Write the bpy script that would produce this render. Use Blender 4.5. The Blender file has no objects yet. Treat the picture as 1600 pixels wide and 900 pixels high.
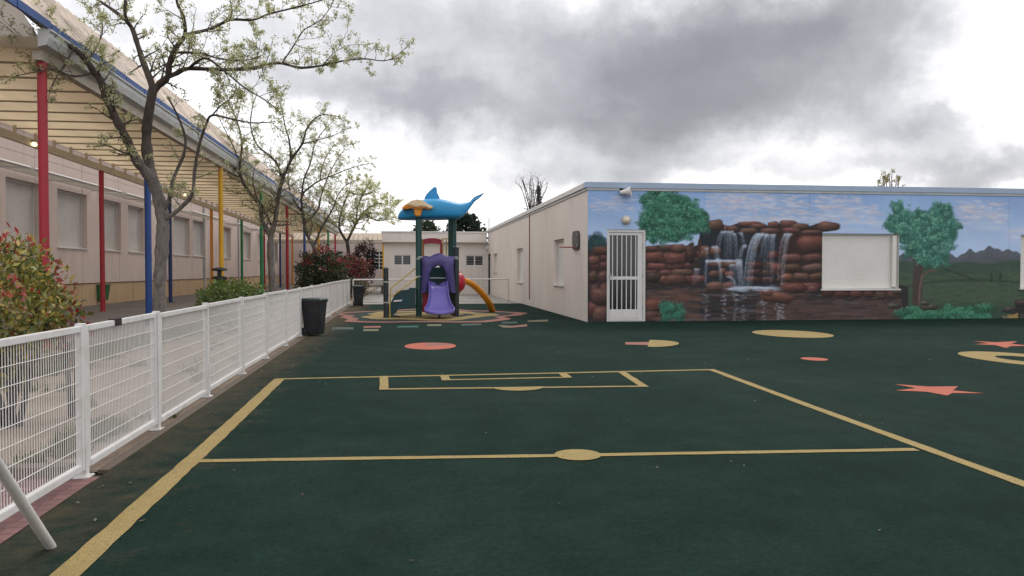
import bpy, bmesh, math, random
import numpy as np
from mathutils import Vector, Matrix
random.seed(7); RNG = np.random.default_rng(7)
R = math.radians
scene = bpy.context.scene
COL = scene.collection
# ------------------------------------------------------------------ camera
CAMH = 1.35
F = 1200.0
TP = 28.0/F; PIT = math.atan(TP); YAW = math.atan(160.0/F*math.cos(PIT))
FWD = Vector((math.sin(YAW)*math.cos(PIT), math.cos(YAW)*math.cos(PIT), -math.sin(PIT)))
RT = Vector((math.cos(YAW), -math.sin(YAW), 0)); UP = RT.cross(FWD)
CP = Vector((0, 0, CAMH))
def ray(px, py): return FWD + RT*((px-800)/F) + UP*((450-py)/F)
def at(px, py, z=0.0):
    d = ray(px, py); return CP + d*((z-CAMH)/d.z)
def at_y(px, py, Y):
    d = ray(px, py); return CP + d*(Y/d.y)
def at_x(px, py, X):
    d = ray(px, py); return CP + d*(X/d.x)
def to_px(X, Y, Z):
    X = np.asarray(X, float); Z = np.asarray(Z, float)-CAMH
    r = X*RT.x+Y*RT.y+Z*RT.z; u = X*UP.x+Y*UP.y+Z*UP.z; f = X*FWD.x+Y*FWD.y+Z*FWD.z
    return 800+F*r/f, 450-F*u/f
cam = bpy.data.cameras.new('camera'); co = bpy.data.objects.new('camera', cam); COL.objects.link(co)
m = Matrix((RT, UP, -FWD)).transposed().to_4x4(); m.translation = CP; co.matrix_world = m
cam.sensor_width = 36; cam.lens = 36*F/1600; cam.clip_end = 2000; cam.clip_start = 0.05
scene.camera = co

# ------------------------------------------------------------------ materials
def srgb(r, g, b):
    return tuple(((c/255/12.92) if c/255 <= .04045 else ((c/255+.055)/1.055)**2.4) for c in (r, g, b))
def nodes_of(name):
    m = bpy.data.materials.new(name); m.use_nodes = True
    nt = m.node_tree; return m, nt, nt.nodes['Principled BSDF']
def N(nt, t, **kw):
    n = nt.nodes.new(t)
    for k, v in kw.items(): setattr(n, k, v)
    return n
def ramp(nt, fac, stops):
    r = N(nt, 'ShaderNodeValToRGB'); e = r.color_ramp.elements
    e[0].position, e[0].color = stops[0][0], (*stops[0][1], 1)
    e[1].position, e[1].color = stops[-1][0], (*stops[-1][1], 1)
    for p, c in stops[1:-1]:
        x = e.new(p); x.color = (*c, 1)
    nt.links.new(fac, r.inputs[0]); return r.outputs[0]
def mixc(nt, fac, a, b, mode='MIX'):
    x = N(nt, 'ShaderNodeMix', data_type='RGBA', blend_type=mode)
    for s, v in ((x.inputs['Factor'], fac), (x.inputs['A'], a), (x.inputs['B'], b)):
        if isinstance(v, (int, float)): s.default_value = v
        elif isinstance(v, tuple): s.default_value = (*v, 1)
        else: nt.links.new(v, s)
    return x.outputs['Result']
def noise(nt, scale, detail=5, rough=.6, vec=None, dist=0):
    n = N(nt, 'ShaderNodeTexNoise'); n.inputs['Scale'].default_value = scale
    n.inputs['Detail'].default_value = detail; n.inputs['Roughness'].default_value = rough
    n.inputs['Distortion'].default_value = dist
    if vec is not None: nt.links.new(vec, n.inputs['Vector'])
    return n.outputs['Fac']
def geopos(nt): return N(nt, 'ShaderNodeNewGeometry').outputs['Position']
def scaled(nt, vec, s):
    v = N(nt, 'ShaderNodeVectorMath', operation='MULTIPLY'); nt.links.new(vec, v.inputs[0]); v.inputs[1].default_value = s
    return v.outputs[0]
def math_n(nt, op, a, b=0.0, c=None, clamp=False):
    x = N(nt, 'ShaderNodeMath', operation=op, use_clamp=clamp)
    for i, v in enumerate((a, b, c)):
        if v is None: continue
        if isinstance(v, (int, float)): x.inputs[i].default_value = v
        else: nt.links.new(v, x.inputs[i])
    return x.outputs[0]
def bump(nt, b, h, strength=.3, dist=.01):
    n = N(nt, 'ShaderNodeBump'); n.inputs['Strength'].default_value = strength; n.inputs['Distance'].default_value = dist
    nt.links.new(h, n.inputs['Height']); nt.links.new(n.outputs[0], b.inputs['Normal'])
def paint(name, col, rough=.5, var=.12, scale=3.0, dirt=None, dscale=1.2, damt=.35, bmp=0, bscale=40, spec=.4, metallic=0, streak=0):
    """Painted / plastic / rendered surface with slow tone variation, fine grain and dirt patches."""
    m, nt, b = nodes_of(name); p = geopos(nt)
    n1 = noise(nt, scale, 6, .65, p)
    c = ramp(nt, n1, [(.25, tuple(x*(1-var) for x in col)), (.75, tuple(min(1, x*(1+var)) for x in col))])
    if dirt:
        n2 = noise(nt, dscale, 7, .7, p, .6)
        f = math_n(nt, 'MULTIPLY', math_n(nt, 'SUBTRACT', n2, .48, clamp=True), 4*damt, clamp=True)
        c = mixc(nt, f, c, dirt)
    if streak:      # rain streaks and grime running down the wall
        n3 = noise(nt, 1.0, 6, .7, scaled(nt, p, (5.5, 5.5, .45))); n4 = noise(nt, .5, 4, .6, p)
        f = math_n(nt, 'MULTIPLY', math_n(nt, 'SUBTRACT', math_n(nt, 'MULTIPLY', n3, math_n(nt, 'MULTIPLY_ADD', n4, .9, .55)), .50, clamp=True), 5*streak, clamp=True)
        c = mixc(nt, f, c, tuple(x*.5 for x in dirt))
    nt.links.new(c, b.inputs['Base Color']); b.inputs['Roughness'].default_value = rough
    rr = math_n(nt, 'MULTIPLY_ADD', n1, .25, rough-.12); nt.links.new(rr, b.inputs['Roughness'])
    b.inputs['Specular IOR Level'].default_value = spec; b.inputs['Metallic'].default_value = metallic
    if bmp: bump(nt, b, noise(nt, bscale, 4, .6, p), bmp, .004)
    return m
def attr_mat(name, rough=.6, grain=.06, spec=.3):
    m, nt, b = nodes_of(name); a = N(nt, 'ShaderNodeVertexColor', layer_name='Col')
    n1 = noise(nt, 25, 5, .7, geopos(nt)); g = ramp(nt, n1, [(.3, (1-grain,)*3), (.7, (1+grain,)*3)])
    nt.links.new(mixc(nt, 1.0, a.outputs[0], g, 'MULTIPLY'), b.inputs['Base Color'])
    b.inputs['Roughness'].default_value = rough; b.inputs['Specular IOR Level'].default_value = spec
    return m
def leaf_mat(name, trans=.55, gloss=.25):
    m, nt, b = nodes_of(name); a = N(nt, 'ShaderNodeVertexColor', layer_name='Col')
    out = nt.nodes['Material Output']; nt.links.new(a.outputs[0], b.inputs['Base Color'])
    b.inputs['Roughness'].default_value = .45; b.inputs['Specular IOR Level'].default_value = gloss
    t = N(nt, 'ShaderNodeBsdfTranslucent'); nt.links.new(mixc(nt, 1.0, a.outputs[0], (1.25, 1.3, .8), 'MULTIPLY'), t.inputs[0])
    s = N(nt, 'ShaderNodeMixShader'); s.inputs[0].default_value = trans
    nt.links.new(b.outputs[0], s.inputs[1]); nt.links.new(t.outputs[0], s.inputs[2]); nt.links.new(s.outputs[0], out.inputs[0])
    return m
def sheet_mat(name, col, tcol, trans=.6, var=.15, streak=(1, 1, 1)):
    m, nt, b = nodes_of(name); out = nt.nodes['Material Output']; p = scaled(nt, geopos(nt), streak)
    n1 = noise(nt, 1.3, 7, .7, p)
    c = ramp(nt, n1, [(.3, tuple(x*(1-2*var) for x in col)), (.7, tuple(min(1, x*(1+var)) for x in col))])
    t2 = ramp(nt, n1, [(.3, tuple(x*(1-2*var) for x in tcol)), (.7, tuple(min(1, x*(1+var)) for x in tcol))])
    nt.links.new(c, b.inputs['Base Color']); b.inputs['Roughness'].default_value = .5
    t = N(nt, 'ShaderNodeBsdfTranslucent'); nt.links.new(t2, t.inputs[0])
    s = N(nt, 'ShaderNodeMixShader'); s.inputs[0].default_value = trans
    nt.links.new(b.outputs[0], s.inputs[1]); nt.links.new(t.outputs[0], s.inputs[2]); nt.links.new(s.outputs[0], out.inputs[0])
    return m

# ------------------------------------------------------------------ mesh builder and scene bookkeeping
ORG = {}
class MB:
    def __init__(s): s.v = []; s.f = []; s.mi = []; s.c = None
    def quad(s, a, b, c, d, mi=0):
        n = len(s.v); s.v += [tuple(a), tuple(b), tuple(c), tuple(d)]; s.f.append((n, n+1, n+2, n+3)); s.mi.append(mi)
    def poly(s, pts, mi=0):
        n = len(s.v); s.v += [tuple(p) for p in pts]; s.f.append(tuple(range(n, n+len(pts)))); s.mi.append(mi)
    def hexa(s, p, mi=0):
        n = len(s.v); s.v += [tuple(q) for q in p]
        for f in ((0, 3, 2, 1), (4, 5, 6, 7), (0, 1, 5, 4), (1, 2, 6, 5), (2, 3, 7, 6), (3, 0, 4, 7)):
            s.f.append(tuple(n+i for i in f)); s.mi.append(mi)
    def box(s, x0, x1, y0, y1, z0, z1, mi=0):
        s.hexa([(x0, y0, z0), (x1, y0, z0), (x1, y1, z0), (x0, y1, z0), (x0, y0, z1), (x1, y0, z1), (x1, y1, z1), (x0, y1, z1)], mi)
    def tube(s, path, rad, n=8, caps=True, mi=0):
        P = [Vector(p) for p in path]; rs = rad if isinstance(rad, (list, tuple)) else [rad]*len(P)
        base = len(s.v); up = None
        for i, p in enumerate(P):
            d = (P[min(i+1, len(P)-1)]-P[max(i-1, 0)]).normalized()
            if up is None:
                up = Vector((0, 0, 1)) if abs(d.z) < .9 else Vector((1, 0, 0))
            a = d.cross(up)
            if a.length < 1e-5: a = d.cross(Vector((.3, 1, .2)))
            a.normalize(); up = a.cross(d).normalized()
            for k in range(n):
                t = 2*math.pi*k/n; q = p+(a*math.cos(t)+up*math.sin(t))*rs[i]; s.v.append(tuple(q))
        for i in range(len(P)-1):
            for k in range(n):
                a0 = base+i*n+k; a1 = base+i*n+(k+1) % n
                s.f.append((a0, a1, a1+n, a0+n)); s.mi.append(mi)
        if caps:
            s.f.append(tuple(base+k for k in reversed(range(n)))); s.mi.append(mi)
            s.f.append(tuple(base+(len(P)-1)*n+k for k in range(n))); s.mi.append(mi)
    def prism(s, pts, d, mi=0):
        """closed outline pts (3D) extruded by vector d"""
        n = len(s.v); k = len(pts); d = Vector(d)
        s.v += [tuple(Vector(p)) for p in pts]+[tuple(Vector(p)+d) for p in pts]
        s.f.append(tuple(n+i for i in reversed(range(k)))); s.mi.append(mi)
        s.f.append(tuple(n+k+i for i in range(k))); s.mi.append(mi)
        for i in range(k):
            j = (i+1) % k; s.f.append((n+i, n+j, n+k+j, n+k+i)); s.mi.append(mi)
    def lathe(s, c, prof, n=20, axis=(0, 0, 1), mi=0):
        c = Vector(c); ax = Vector(axis).normalized(); q = ax.to_track_quat('Z', 'Y')
        b = len(s.v)
        for r, h in prof:
            for k in range(n):
                t = 2*math.pi*k/n; s.v.append(tuple(c+q @ Vector((r*math.cos(t), r*math.sin(t), h))))
        for i in range(len(prof)-1):
            for k in range(n):
                a = b+i*n+k; a1 = b+i*n+(k+1) % n; s.f.append((a, a1, a1+n, a+n)); s.mi.append(mi)
        s.f.append(tuple(b+k for k in reversed(range(n)))); s.mi.append(mi)
        s.f.append(tuple(b+(len(prof)-1)*n+k for k in range(n))); s.mi.append(mi)
    def loft(s, rings, closed=True, caps=True, mi=0):
        b = len(s.v); n = len(rings[0])
        for r in rings: s.v += [tuple(p) for p in r]
        for i in range(len(rings)-1):
            for k in range(n if closed else n-1):
                a = b+i*n+k; a1 = b+i*n+(k+1) % n; s.f.append((a, a1, a1+n, a+n)); s.mi.append(mi)
        if caps and closed:
            s.f.append(tuple(b+k for k in reversed(range(n)))); s.mi.append(mi)
            s.f.append(tuple(b+(len(rings)-1)*n+k for k in range(n))); s.mi.append(mi)
    def build(s, name, mats, parent=None, smooth=False, bevel=0, local=False, colors=None, subsurf=0, recalc=True):
        org = Vector((0, 0, 0))
        if parent is not None and not local: org = ORG.get(parent.name, org)
        me = bpy.data.meshes.new(name)
        me.from_pydata([(x-org.x, y-org.y, z-org.z) for x, y, z in s.v], [], s.f)
        mats = mats if isinstance(mats, (list, tuple)) else [mats]
        for mm in mats: me.materials.append(mm)
        if len(mats) > 1: me.polygons.foreach_set('material_index', s.mi)
        if recalc:
            bm = bmesh.new(); bm.from_mesh(me); bmesh.ops.recalc_face_normals(bm, faces=bm.faces)
            if bevel:
                bmesh.ops.remove_doubles(bm, verts=bm.verts, dist=1e-5)
                bmesh.ops.bevel(bm, geom=[e for e in bm.edges if len(e.link_faces) == 2 and e.calc_face_angle(0) > .5], offset=bevel, segments=2, affect='EDGES', clamp_overlap=True)
            bm.to_mesh(me); bm.free()
        if colors is not None:
            ca = me.color_attributes.new('Col', 'FLOAT_COLOR', 'POINT')
            a = np.ones((len(me.vertices), 4), np.float32); a[:, :3] = np.asarray(colors, np.float32)
            ca.data.foreach_set('color', a.ravel())
        if smooth:
            me.polygons.foreach_set('use_smooth', [True]*len(me.polygons))
            if smooth != 'all': me.set_sharp_from_angle(angle=R(40))
        me.update()
        o = bpy.data.objects.new(name, me); COL.objects.link(o)
        if parent is not None:
            o.parent = parent; ORG[o.name] = org
        if subsurf:
            md = o.modifiers.new('smooth', 'SUBSURF'); md.levels = md.render_levels = subsurf
        return o
def tag(o, label=None, cat=None, group=None, kind=None):
    if label: o['label'] = label
    if cat: o['category'] = cat
    if group: o['group'] = group
    if kind: o['kind'] = kind
    return o
def thing(name, loc, label, cat, group=None, rz=0):
    o = bpy.data.objects.new(name, None); COL.objects.link(o); o.location = loc; o.rotation_euler.z = rz
    ORG[o.name] = Vector(loc); o.empty_display_size = .2
    return tag(o, label, cat, group)
def copy_tree(o, parent=None):
    c = o.copy(); COL.objects.link(c); c.parent = parent
    for ch in o.children: copy_tree(ch, c)
    return c
# a wall frame: origin p0, running to p1, n points INTO the wall
class Wall:
    def __init__(s, p0, p1, n):
        s.p = Vector((p0[0], p0[1], 0)); t = Vector((p1[0]-p0[0], p1[1]-p0[1], 0)); s.L = t.length; s.t = t.normalized(); s.n = Vector((n[0], n[1], 0)).normalized()
    def P(s, a, z, d=0): q = s.p+s.t*a+s.n*d; return (q.x, q.y, z)
    def box(s, mb, a0, a1, z0, z1, d0, d1, mi=0):
        mb.hexa([s.P(a0, z0, d0), s.P(a1, z0, d0), s.P(a1, z0, d1), s.P(a0, z0, d1), s.P(a0, z1, d0), s.P(a1, z1, d0), s.P(a1, z1, d1), s.P(a0, z1, d1)], mi)
    def sheet(s, mb, a0, a1, z0, z1, ops, depth, mi=0, reveal=None, zs=()):
        A = sorted({a0, a1, *[x for o in ops for x in o[:2]]}); Z = sorted({z0, z1, *zs, *[x for o in ops for x in o[2:4]]})
        for i in range(len(A)-1):
            for j in range(len(Z)-1):
                ca, cz = (A[i]+A[i+1])/2, (Z[j]+Z[j+1])/2
                if any(o[0] < ca < o[1] and o[2] < cz < o[3] for o in ops): continue
                mb.quad(s.P(A[i], Z[j]), s.P(A[i+1], Z[j]), s.P(A[i+1], Z[j+1]), s.P(A[i], Z[j+1]), mi)
        s.reveals(mb, ops, depth, mi if reveal is None else reveal)
    def reveals(s, mb, ops, depth, mi=0):
        for b0, b1, y0, y1 in ops:
            for (a, z), (c, w) in (((b0, y0), (b1, y0)), ((b1, y0), (b1, y1)), ((b1, y1), (b0, y1)), ((b0, y1), (b0, y0))):
                mb.quad(s.P(a, z), s.P(c, w), s.P(c, w, depth), s.P(a, z, depth), mi)
    def shutter(s, mb, a0, a1, z0, z1, d, pitch=.055, amp=.0025):
        n = max(2, int((z1-z0)/pitch)); h = (z1-z0)/n
        for i in range(n):
            z = z0+i*h
            pr = [(z, d), (z+h*.12, d-amp*.2), (z+h*.3, d-amp), (z+h*.75, d-amp), (z+h*.95, d-amp*.2), (z+h, d)]
            for (za, da), (zb, db) in zip(pr, pr[1:]):
                mb.quad(s.P(a0, za, da), s.P(a1, za, da), s.P(a1, zb, db), s.P(a0, zb, db))

M = {}
M['white'] = paint('white_paint', (.62, .60, .585), .42, .06, 4, (.36, .31, .26), 2.5, .22)
M['fence_white'] = paint('chipped_white_paint', (.62, .605, .59), .42, .07, 5, (.24, .15, .09), 5.5, .26)
M['cream_beam'] = paint('cream_beam', (.56, .50, .42), .6, .1, 2, (.3, .24, .18), 1.6, .35)
M['batten'] = paint('pale_batten', (.34, .30, .245), .6, .1)
M['wire'] = paint('white_coated_wire', (.66, .64, .62), .45, .05)
M['wall_side'] = paint('pale_render', (.70, .625, .565), .75, .05, .7, (.47, .39, .34), .5, .22, .15, 60, streak=.16)
M['wall_left'] = paint('pinkish_render', (.60, .495, .45), .8, .05, .5, (.38, .31, .27), .45, .25, .15, 50, streak=.2)
M['wainscot'] = paint('ochre_render', (.52, .36, .22), .8, .08, .8, (.34, .24, .15), .9, .3, .15, 50, streak=.35)
M['far_wall'] = paint('cream_panel', (.66, .605, .555), .7, .05, .6, (.42, .37, .33), .7, .25, streak=.16)
M['coping_blue'] = paint('blue_coping', (.31, .39, .52), .45, .08, 3, (.25, .3, .36), 2, .3)
M['coping_white'] = paint('white_coping', (.62, .60, .57), .5, .06, 3, (.35, .33, .3), 2, .3)
M['shutter'] = paint('white_shutter', (.66, .635, .60), .5, .04, 2, (.45, .42, .38), 1.5, .22)
M['shutter_grey'] = paint('grey_shutter', (.52, .495, .475), .55, .05, 2, (.3, .27, .24), 1.2, .25)
M['glass'] = paint('dark_glass', (.018, .02, .024), .12, .3, 2, spec=.6)
M['dark'] = paint('dark_plastic', (.022, .024, .028), .42, .2, 6, (.07, .065, .06), 3, .3)
M['binlid'] = paint('bin_lid_green', (.012, .026, .022), .42, .2, 6, (.07, .065, .06), 3, .3)
M['binbody'] = paint('bin_body', (.012, .0135, .018), .45, .2, 6, (.07, .065, .06), 3, .3)
M['green_bin'] = paint('green_bin', (.02, .13, .05), .45, .15)
M['gutter'] = paint('galvanised_gutter', (.42, .43, .43), .45, .12, 2, (.2, .18, .16), 1.5, .4)
M['fascia_blue'] = paint('blue_fascia', (.016, .06, .21), .5, .25, 2, (.05, .06, .1), 3, .4)
M['beam'] = paint('tan_beam', (.40, .35, .29), .6, .1, 2, (.2, .15, .1), 1.6, .35)
M['col_red'] = paint('red_paint', (.34, .016, .03), .4, .12, 2, (.16, .02, .02), 3, .3)
M['col_blue'] = paint('blue_paint', (.012, .055, .22), .4, .12, 2, (.01, .03, .14), 3, .3)
M['col_yellow'] = paint('yellow_paint', (.60, .33, .012), .4, .1, 2, (.35, .17, .01), 3, .3)
M['col_green'] = paint('green_paint', (.012, .17, .065), .4, .12, 2, (.01, .08, .03), 3, .3)
M['col_navy'] = paint('navy_paint', (.012, .03, .12), .4, .12)
M['col_orange'] = paint('orange_paint', (.52, .20, .02), .4, .12)
M['ceiling'] = sheet_mat('cream_translucent_sheet', (.66, .59, .49), (.79, .70, .565), .74, .07, (1, .35, 1))
M['roofsheet'] = sheet_mat('weathered_corrugated_sheet', (.70, .58, .49), (.75, .62, .50), .4, .28, (1.2, .8, 1.2))
M['tan_roof'] = paint('tan_roof', (.38, .30, .22), .7, .15, 1.5, (.2, .15, .12), 1.5, .4)
def bark_mat():
    """pale grey old bark low on the trunk, darker brown young wood on the limbs"""
    m, nt, b = nodes_of('tree_bark'); p = geopos(nt); sx = N(nt, 'ShaderNodeSeparateXYZ'); nt.links.new(p, sx.inputs[0])
    n1 = noise(nt, 3.5, 6, .7, p); n2 = noise(nt, 1, 7, .75, scaled(nt, p, (14, 14, 5)))
    old = ramp(nt, n2, [(.3, (.075, .064, .056)), (.5, (.16, .142, .13)), (.72, (.23, .21, .195))]); young = ramp(nt, n2, [(.3, (.045, .036, .031)), (.7, (.105, .085, .073))])
    f = math_n(nt, 'ADD', math_n(nt, 'MULTIPLY_ADD', sx.outputs[2], .8, -2.15), math_n(nt, 'MULTIPLY_ADD', n1, 1.8, -.6), clamp=True)
    nt.links.new(mixc(nt, f, old, young), b.inputs['Base Color']); b.inputs['Roughness'].default_value = .9; b.inputs['Specular IOR Level'].default_value = .2
    bump(nt, b, n2, .9, .02); return m
M['bark'] = bark_mat()
M['bark_dark'] = paint('dark_bark', (.05, .042, .038), .9, .3, 6, bmp=.6, bscale=25)
M['bark_twig'] = paint('brown_twig_bark', (.085, .07, .06), .9, .3, 6, bmp=.5, bscale=25)
M['leaf'] = leaf_mat('spring_leaf'); M['leaf_gloss'] = leaf_mat('glossy_leaf', .25, .5)
M['concrete'] = paint('concrete_kerb', (.115, .088, .068), .85, .15, 6, (.12, .10, .08), 3, .5, .3, 70)
M['teal'] = paint('dark_teal_plastic', (.006, .036, .046), .38, .15)
M['post'] = paint('dark_green_post', (.012, .062, .055), .38, .15)
M['post_dark'] = paint('charcoal_post', (.02, .027, .03), .42, .15)
M['purple_dark'] = paint('purple_plastic', (.072, .058, .19), .42, .1, 3)
M['purple'] = paint('lilac_plastic', (.13, .105, .36), .35, .08, 3)
M['red_pl'] = paint('red_plastic', (.42, .018, .045), .35, .1, 3)
M['orange_pl'] = paint('orange_plastic', (.70, .26, .012), .35, .08, 3)
M['cream_pl'] = paint('cream_plastic', (.72, .56, .36), .45, .1, 3)
M['dolphin'] = paint('dolphin_blue_plastic', (.02, .245, .50), .38, .12, 2.2)
M['yellow_rail'] = paint('yellow_rail', (.52, .38, .085), .4, .1)
M['brass'] = paint('lamp_glass', (.62, .55, .44), .22, .05, spec=.6)
M['hoop'] = paint('hoop_board_grey', (.085, .078, .076), .6, .15, 8)
M['black'] = paint('black_metal', (.012, .012, .013), .4, .2)
M['mural'] = attr_mat('mural_paint', .62, .05)
def bulb_mat():
    m, nt, b = nodes_of('lit_bulb'); b.inputs['Emission Color'].default_value = (1, .8, .5, 1); b.inputs['Emission Strength'].default_value = 1.6
    return m
M['bulb'] = bulb_mat()

# ------------------------------------------------------------------ ground materials
def court_mat():
    m, nt, b = nodes_of('green_rubber'); p = geopos(nt)
    big = noise(nt, .35, 6, .65, p, .4); mid = noise(nt, 2.2, 6, .7, p); fine = noise(nt, 190, 2, .6, p); gr = noise(nt, 75, 3, .8, p)
    c = ramp(nt, big, [(.28, (.0050, .0170, .0125)), (.5, (.0080, .0220, .0168)), (.74, (.0150, .0290, .0235))])
    c = mixc(nt, .8, c, ramp(nt, mid, [(.3, (.66, .7, .7)), (.7, (1.4, 1.32, 1.3))]), 'MULTIPLY')
    c = mixc(nt, .75, c, ramp(nt, fine, [(.36, (.55, .55, .55)), (.5, (1, 1, 1)), (.66, (1.75, 1.65, 1.55))]), 'MULTIPLY')
    c = mixc(nt, .8, c, ramp(nt, noise(nt, 26, 4, .75, p), [(.32, (.66, .68, .68)), (.5, (1, 1, 1)), (.7, (1.45, 1.4, 1.38))]), 'MULTIPLY')
    # pale crumbs worn through
    wear = math_n(nt, 'GREATER_THAN', gr, .66)
    c = mixc(nt, math_n(nt, 'MULTIPLY', wear, .42), c, (.075, .085, .07))
    # blown sand and soil along the fence
    sx = N(nt, 'ShaderNodeSeparateXYZ'); nt.links.new(p, sx.inputs[0])
    fx = math_n(nt, 'MULTIPLY_ADD', sx.outputs[0], -1.3, -1.75)          # X -2.1 -> 1.4 ; -0.9 -> 0
    fy = math_n(nt, 'MULTIPLY_ADD', sx.outputs[1], .030, -.12, clamp=True)
    dn = noise(nt, 3.2, 9, .8, p, 0)
    dd = math_n(nt, 'ADD', math_n(nt, 'MULTIPLY', fx, math_n(nt, 'ADD', fy, .55)), math_n(nt, 'MULTIPLY_ADD', dn, 2.2, -1.15))
    dfac = math_n(nt, 'MULTIPLY', dd, .95, clamp=True)
    dfac = math_n(nt, 'MULTIPLY', dfac, math_n(nt, 'MULTIPLY_ADD', gr, 1.4, -.05, clamp=True), clamp=True)
    c = mixc(nt, dfac, c, (.125, .088, .058))
    nt.links.new(c, b.inputs['Base Color']); b.inputs['Roughness'].default_value = .95; b.inputs['Specular IOR Level'].default_value = .07
    bump(nt, b, math_n(nt, 'ADD', fine, math_n(nt, 'MULTIPLY', gr, 1.5)), .55, .006)
    return m
def mark_mat(name, col, wear=.6):
    m, nt, b = nodes_of(name); p = geopos(nt)
    n1 = noise(nt, 3, 6, .7, p); f = noise(nt, 170, 2, .6, p); g = noise(nt, 60, 3, .8, p)
    c = ramp(nt, n1, [(.3, tuple(x*.8 for x in col)), (.7, tuple(x*1.12 for x in col))])
    c = mixc(nt, .6, c, ramp(nt, f, [(.36, (.62, .6, .6)), (.6, (1.2, 1.2, 1.2))]), 'MULTIPLY')
    w = math_n(nt, 'MULTIPLY', math_n(nt, 'GREATER_THAN', math_n(nt, 'MULTIPLY_ADD', n1, .35, g), .765), wear)
    c = mixc(nt, w, c, (.06, .06, .04)); nt.links.new(c, b.inputs['Base Color']); b.inputs['Roughness'].default_value = .85
    b.inputs['Specular IOR Level'].default_value = .2
    bump(nt, b, f, .4, .005); return m
def sand_mat():
    m, nt, b = nodes_of('sandy_soil'); p = geopos(nt)
    c = ramp(nt, noise(nt, .8, 8, .72, p, .5), [(.3, (.15, .105, .075)), (.5, (.27, .205, .155)), (.7, (.34, .27, .21))])
    c = mixc(nt, .5, c, ramp(nt, noise(nt, 40, 4, .7, p), [(.3, (.6, .58, .55)), (.7, (1.25, 1.25, 1.25))]), 'MULTIPLY')
    nt.links.new(c, b.inputs['Base Color']); b.inputs['Roughness'].default_value = .95
    bump(nt, b, noise(nt, 12, 8, .75, p), .7, .05); return m
def pave_mat(name, a, c2, brick=None):
    m, nt, b = nodes_of(name); p = geopos(nt)
    c = ramp(nt, noise(nt, .6, 8, .7, p, .3), [(.3, a), (.7, c2)])
    h = noise(nt, 60, 3, .6, p)
    if brick:
        t = N(nt, 'ShaderNodeTexBrick'); nt.links.new(p, t.inputs['Vector'])
        t.inputs['Scale'].default_value = 1; t.inputs['Brick Width'].default_value = .2; t.inputs['Row Height'].default_value = .1
        t.inputs['Mortar Size'].default_value = .006; t.inputs['Color1'].default_value = (1.15, 1.1, 1.1, 1); t.inputs['Color2'].default_value = (.8, .82, .82, 1); t.inputs['Mortar'].default_value = (.5, .48, .45, 1)
        c = mixc(nt, 1, c, t.outputs['Color'], 'MULTIPLY')
    c = mixc(nt, .4, c, ramp(nt, h, [(.3, (.75, .75, .75)), (.7, (1.2, 1.2, 1.2))]), 'MULTIPLY')
    nt.links.new(c, b.inputs['Base Color']); b.inputs['Roughness'].default_value = .85; bump(nt, b, h, .3, .004); return m
M['court'] = court_mat(); M['sand'] = sand_mat()
M['yel'] = mark_mat('yellow_court_paint', (.30, .222, .088)); M['pink'] = mark_mat('coral_court_paint', (.42, .118, .075))
M['teal_mark'] = mark_mat('teal_court_paint', (.025, .10, .08)); M['grey_mark'] = mark_mat('grey_court_paint', (.07, .095, .095))
M['palew'] = mark_mat('cream_court_paint', (.17, .16, .10)); M['court_patch'] = mark_mat('green_court_patch', (.012, .026, .023), 0)
M['pinkpale'] = mark_mat('faded_pink_paint', (.28, .125, .10))
M['pave'] = pave_mat('grey_paving', (.10, .085, .075), (.165, .145, .13))
M['pave_far'] = pave_mat('pale_paving', (.21, .19, .17), (.30, .275, .25))
M['brick'] = pave_mat('pink_brick_paving', (.155, .075, .072), (.22, .115, .11), True)
M['earth'] = pave_mat('far_ground', (.10, .09, .06), (.16, .14, .10))

# ------------------------------------------------------------------ the ground
FA, FB = at(127, 748), at(546, 476)          # the mesh fence's line
def fence_pt(Y): t = (Y-FA.y)/(FB.y-FA.y); return FA.lerp(FB, t)
def flat(name, pts, z, mat, kind='structure', label=None, cat=None, group=None, thick=0):
    mb = MB()
    if thick: mb.prism([(p[0], p[1], z-thick) for p in pts], (0, 0, thick))
    else: mb.poly([(p[0], p[1], z) for p in pts])
    o = mb.build(name, mat); tag(o, label, cat, group, kind); return o
flat('ground', [(-300, -100), (300, -100), (300, 500), (-300, 500)], -.03, M['earth'], label='bare earth ground stretching beyond the school yard', cat='ground')
EDGE_X = .10                                   # the rubber ends this far right of the fence
def fx(Y, d): p = fence_pt(Y); return (p.x+d, Y)
flat('rubber_court', [fx(-6, EDGE_X), (45, -6), (45, 30.8), fx(30.8, .1)], 0, M['court'], label='dark green rubber playground surface with painted marks', cat='playground surface')
flat('sand_strip', [(-5.08, 5.45), fx(5.45, .03), fx(60, .03), (-5.08, 60)], -.004, M['sand'], label='bare sandy soil strip between mesh fence and paved walk', cat='soil')
flat('brick_path', [(-14, -6), fx(-6, EDGE_X-.004), fx(5.3, EDGE_X-.004), (-14, 5.3)], .001, M['brick'], label='pink brick path crossing under the near end of the fence', cat='path')
flat('far_pavement', [fx(30.8, .1), (40, 30.8), (40, 90), (-2.2, 90)], -.001, M['pave_far'], label='pale concrete pavement beyond the green playground surface', cat='pavement')
mb = MB(); mb.box(-30, -5.20, 5.45, 95, -.02, .12); mb.build('paved_walk', M['pave']); tag(bpy.data.objects['paved_walk'], 'grey paved walk under the coloured column canopy', 'pavement', kind='structure')
mb = MB(); mb.box(-5.20, -5.08, 5.45, 60, -.02, .14); mb.box(-14, fence_pt(5.3).x-.1, 5.3, 5.45, -.02, .07)
tag(mb.build('kerb', M['concrete'], bevel=.01), 'concrete kerb between the sandy strip and the paved walk', 'kerb', kind='structure')
mb = MB()
a, b_, c_, d_ = fx(5.45, .03), fx(5.45, EDGE_X), fx(30.8, .16), fx(30.8, .03)
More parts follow.
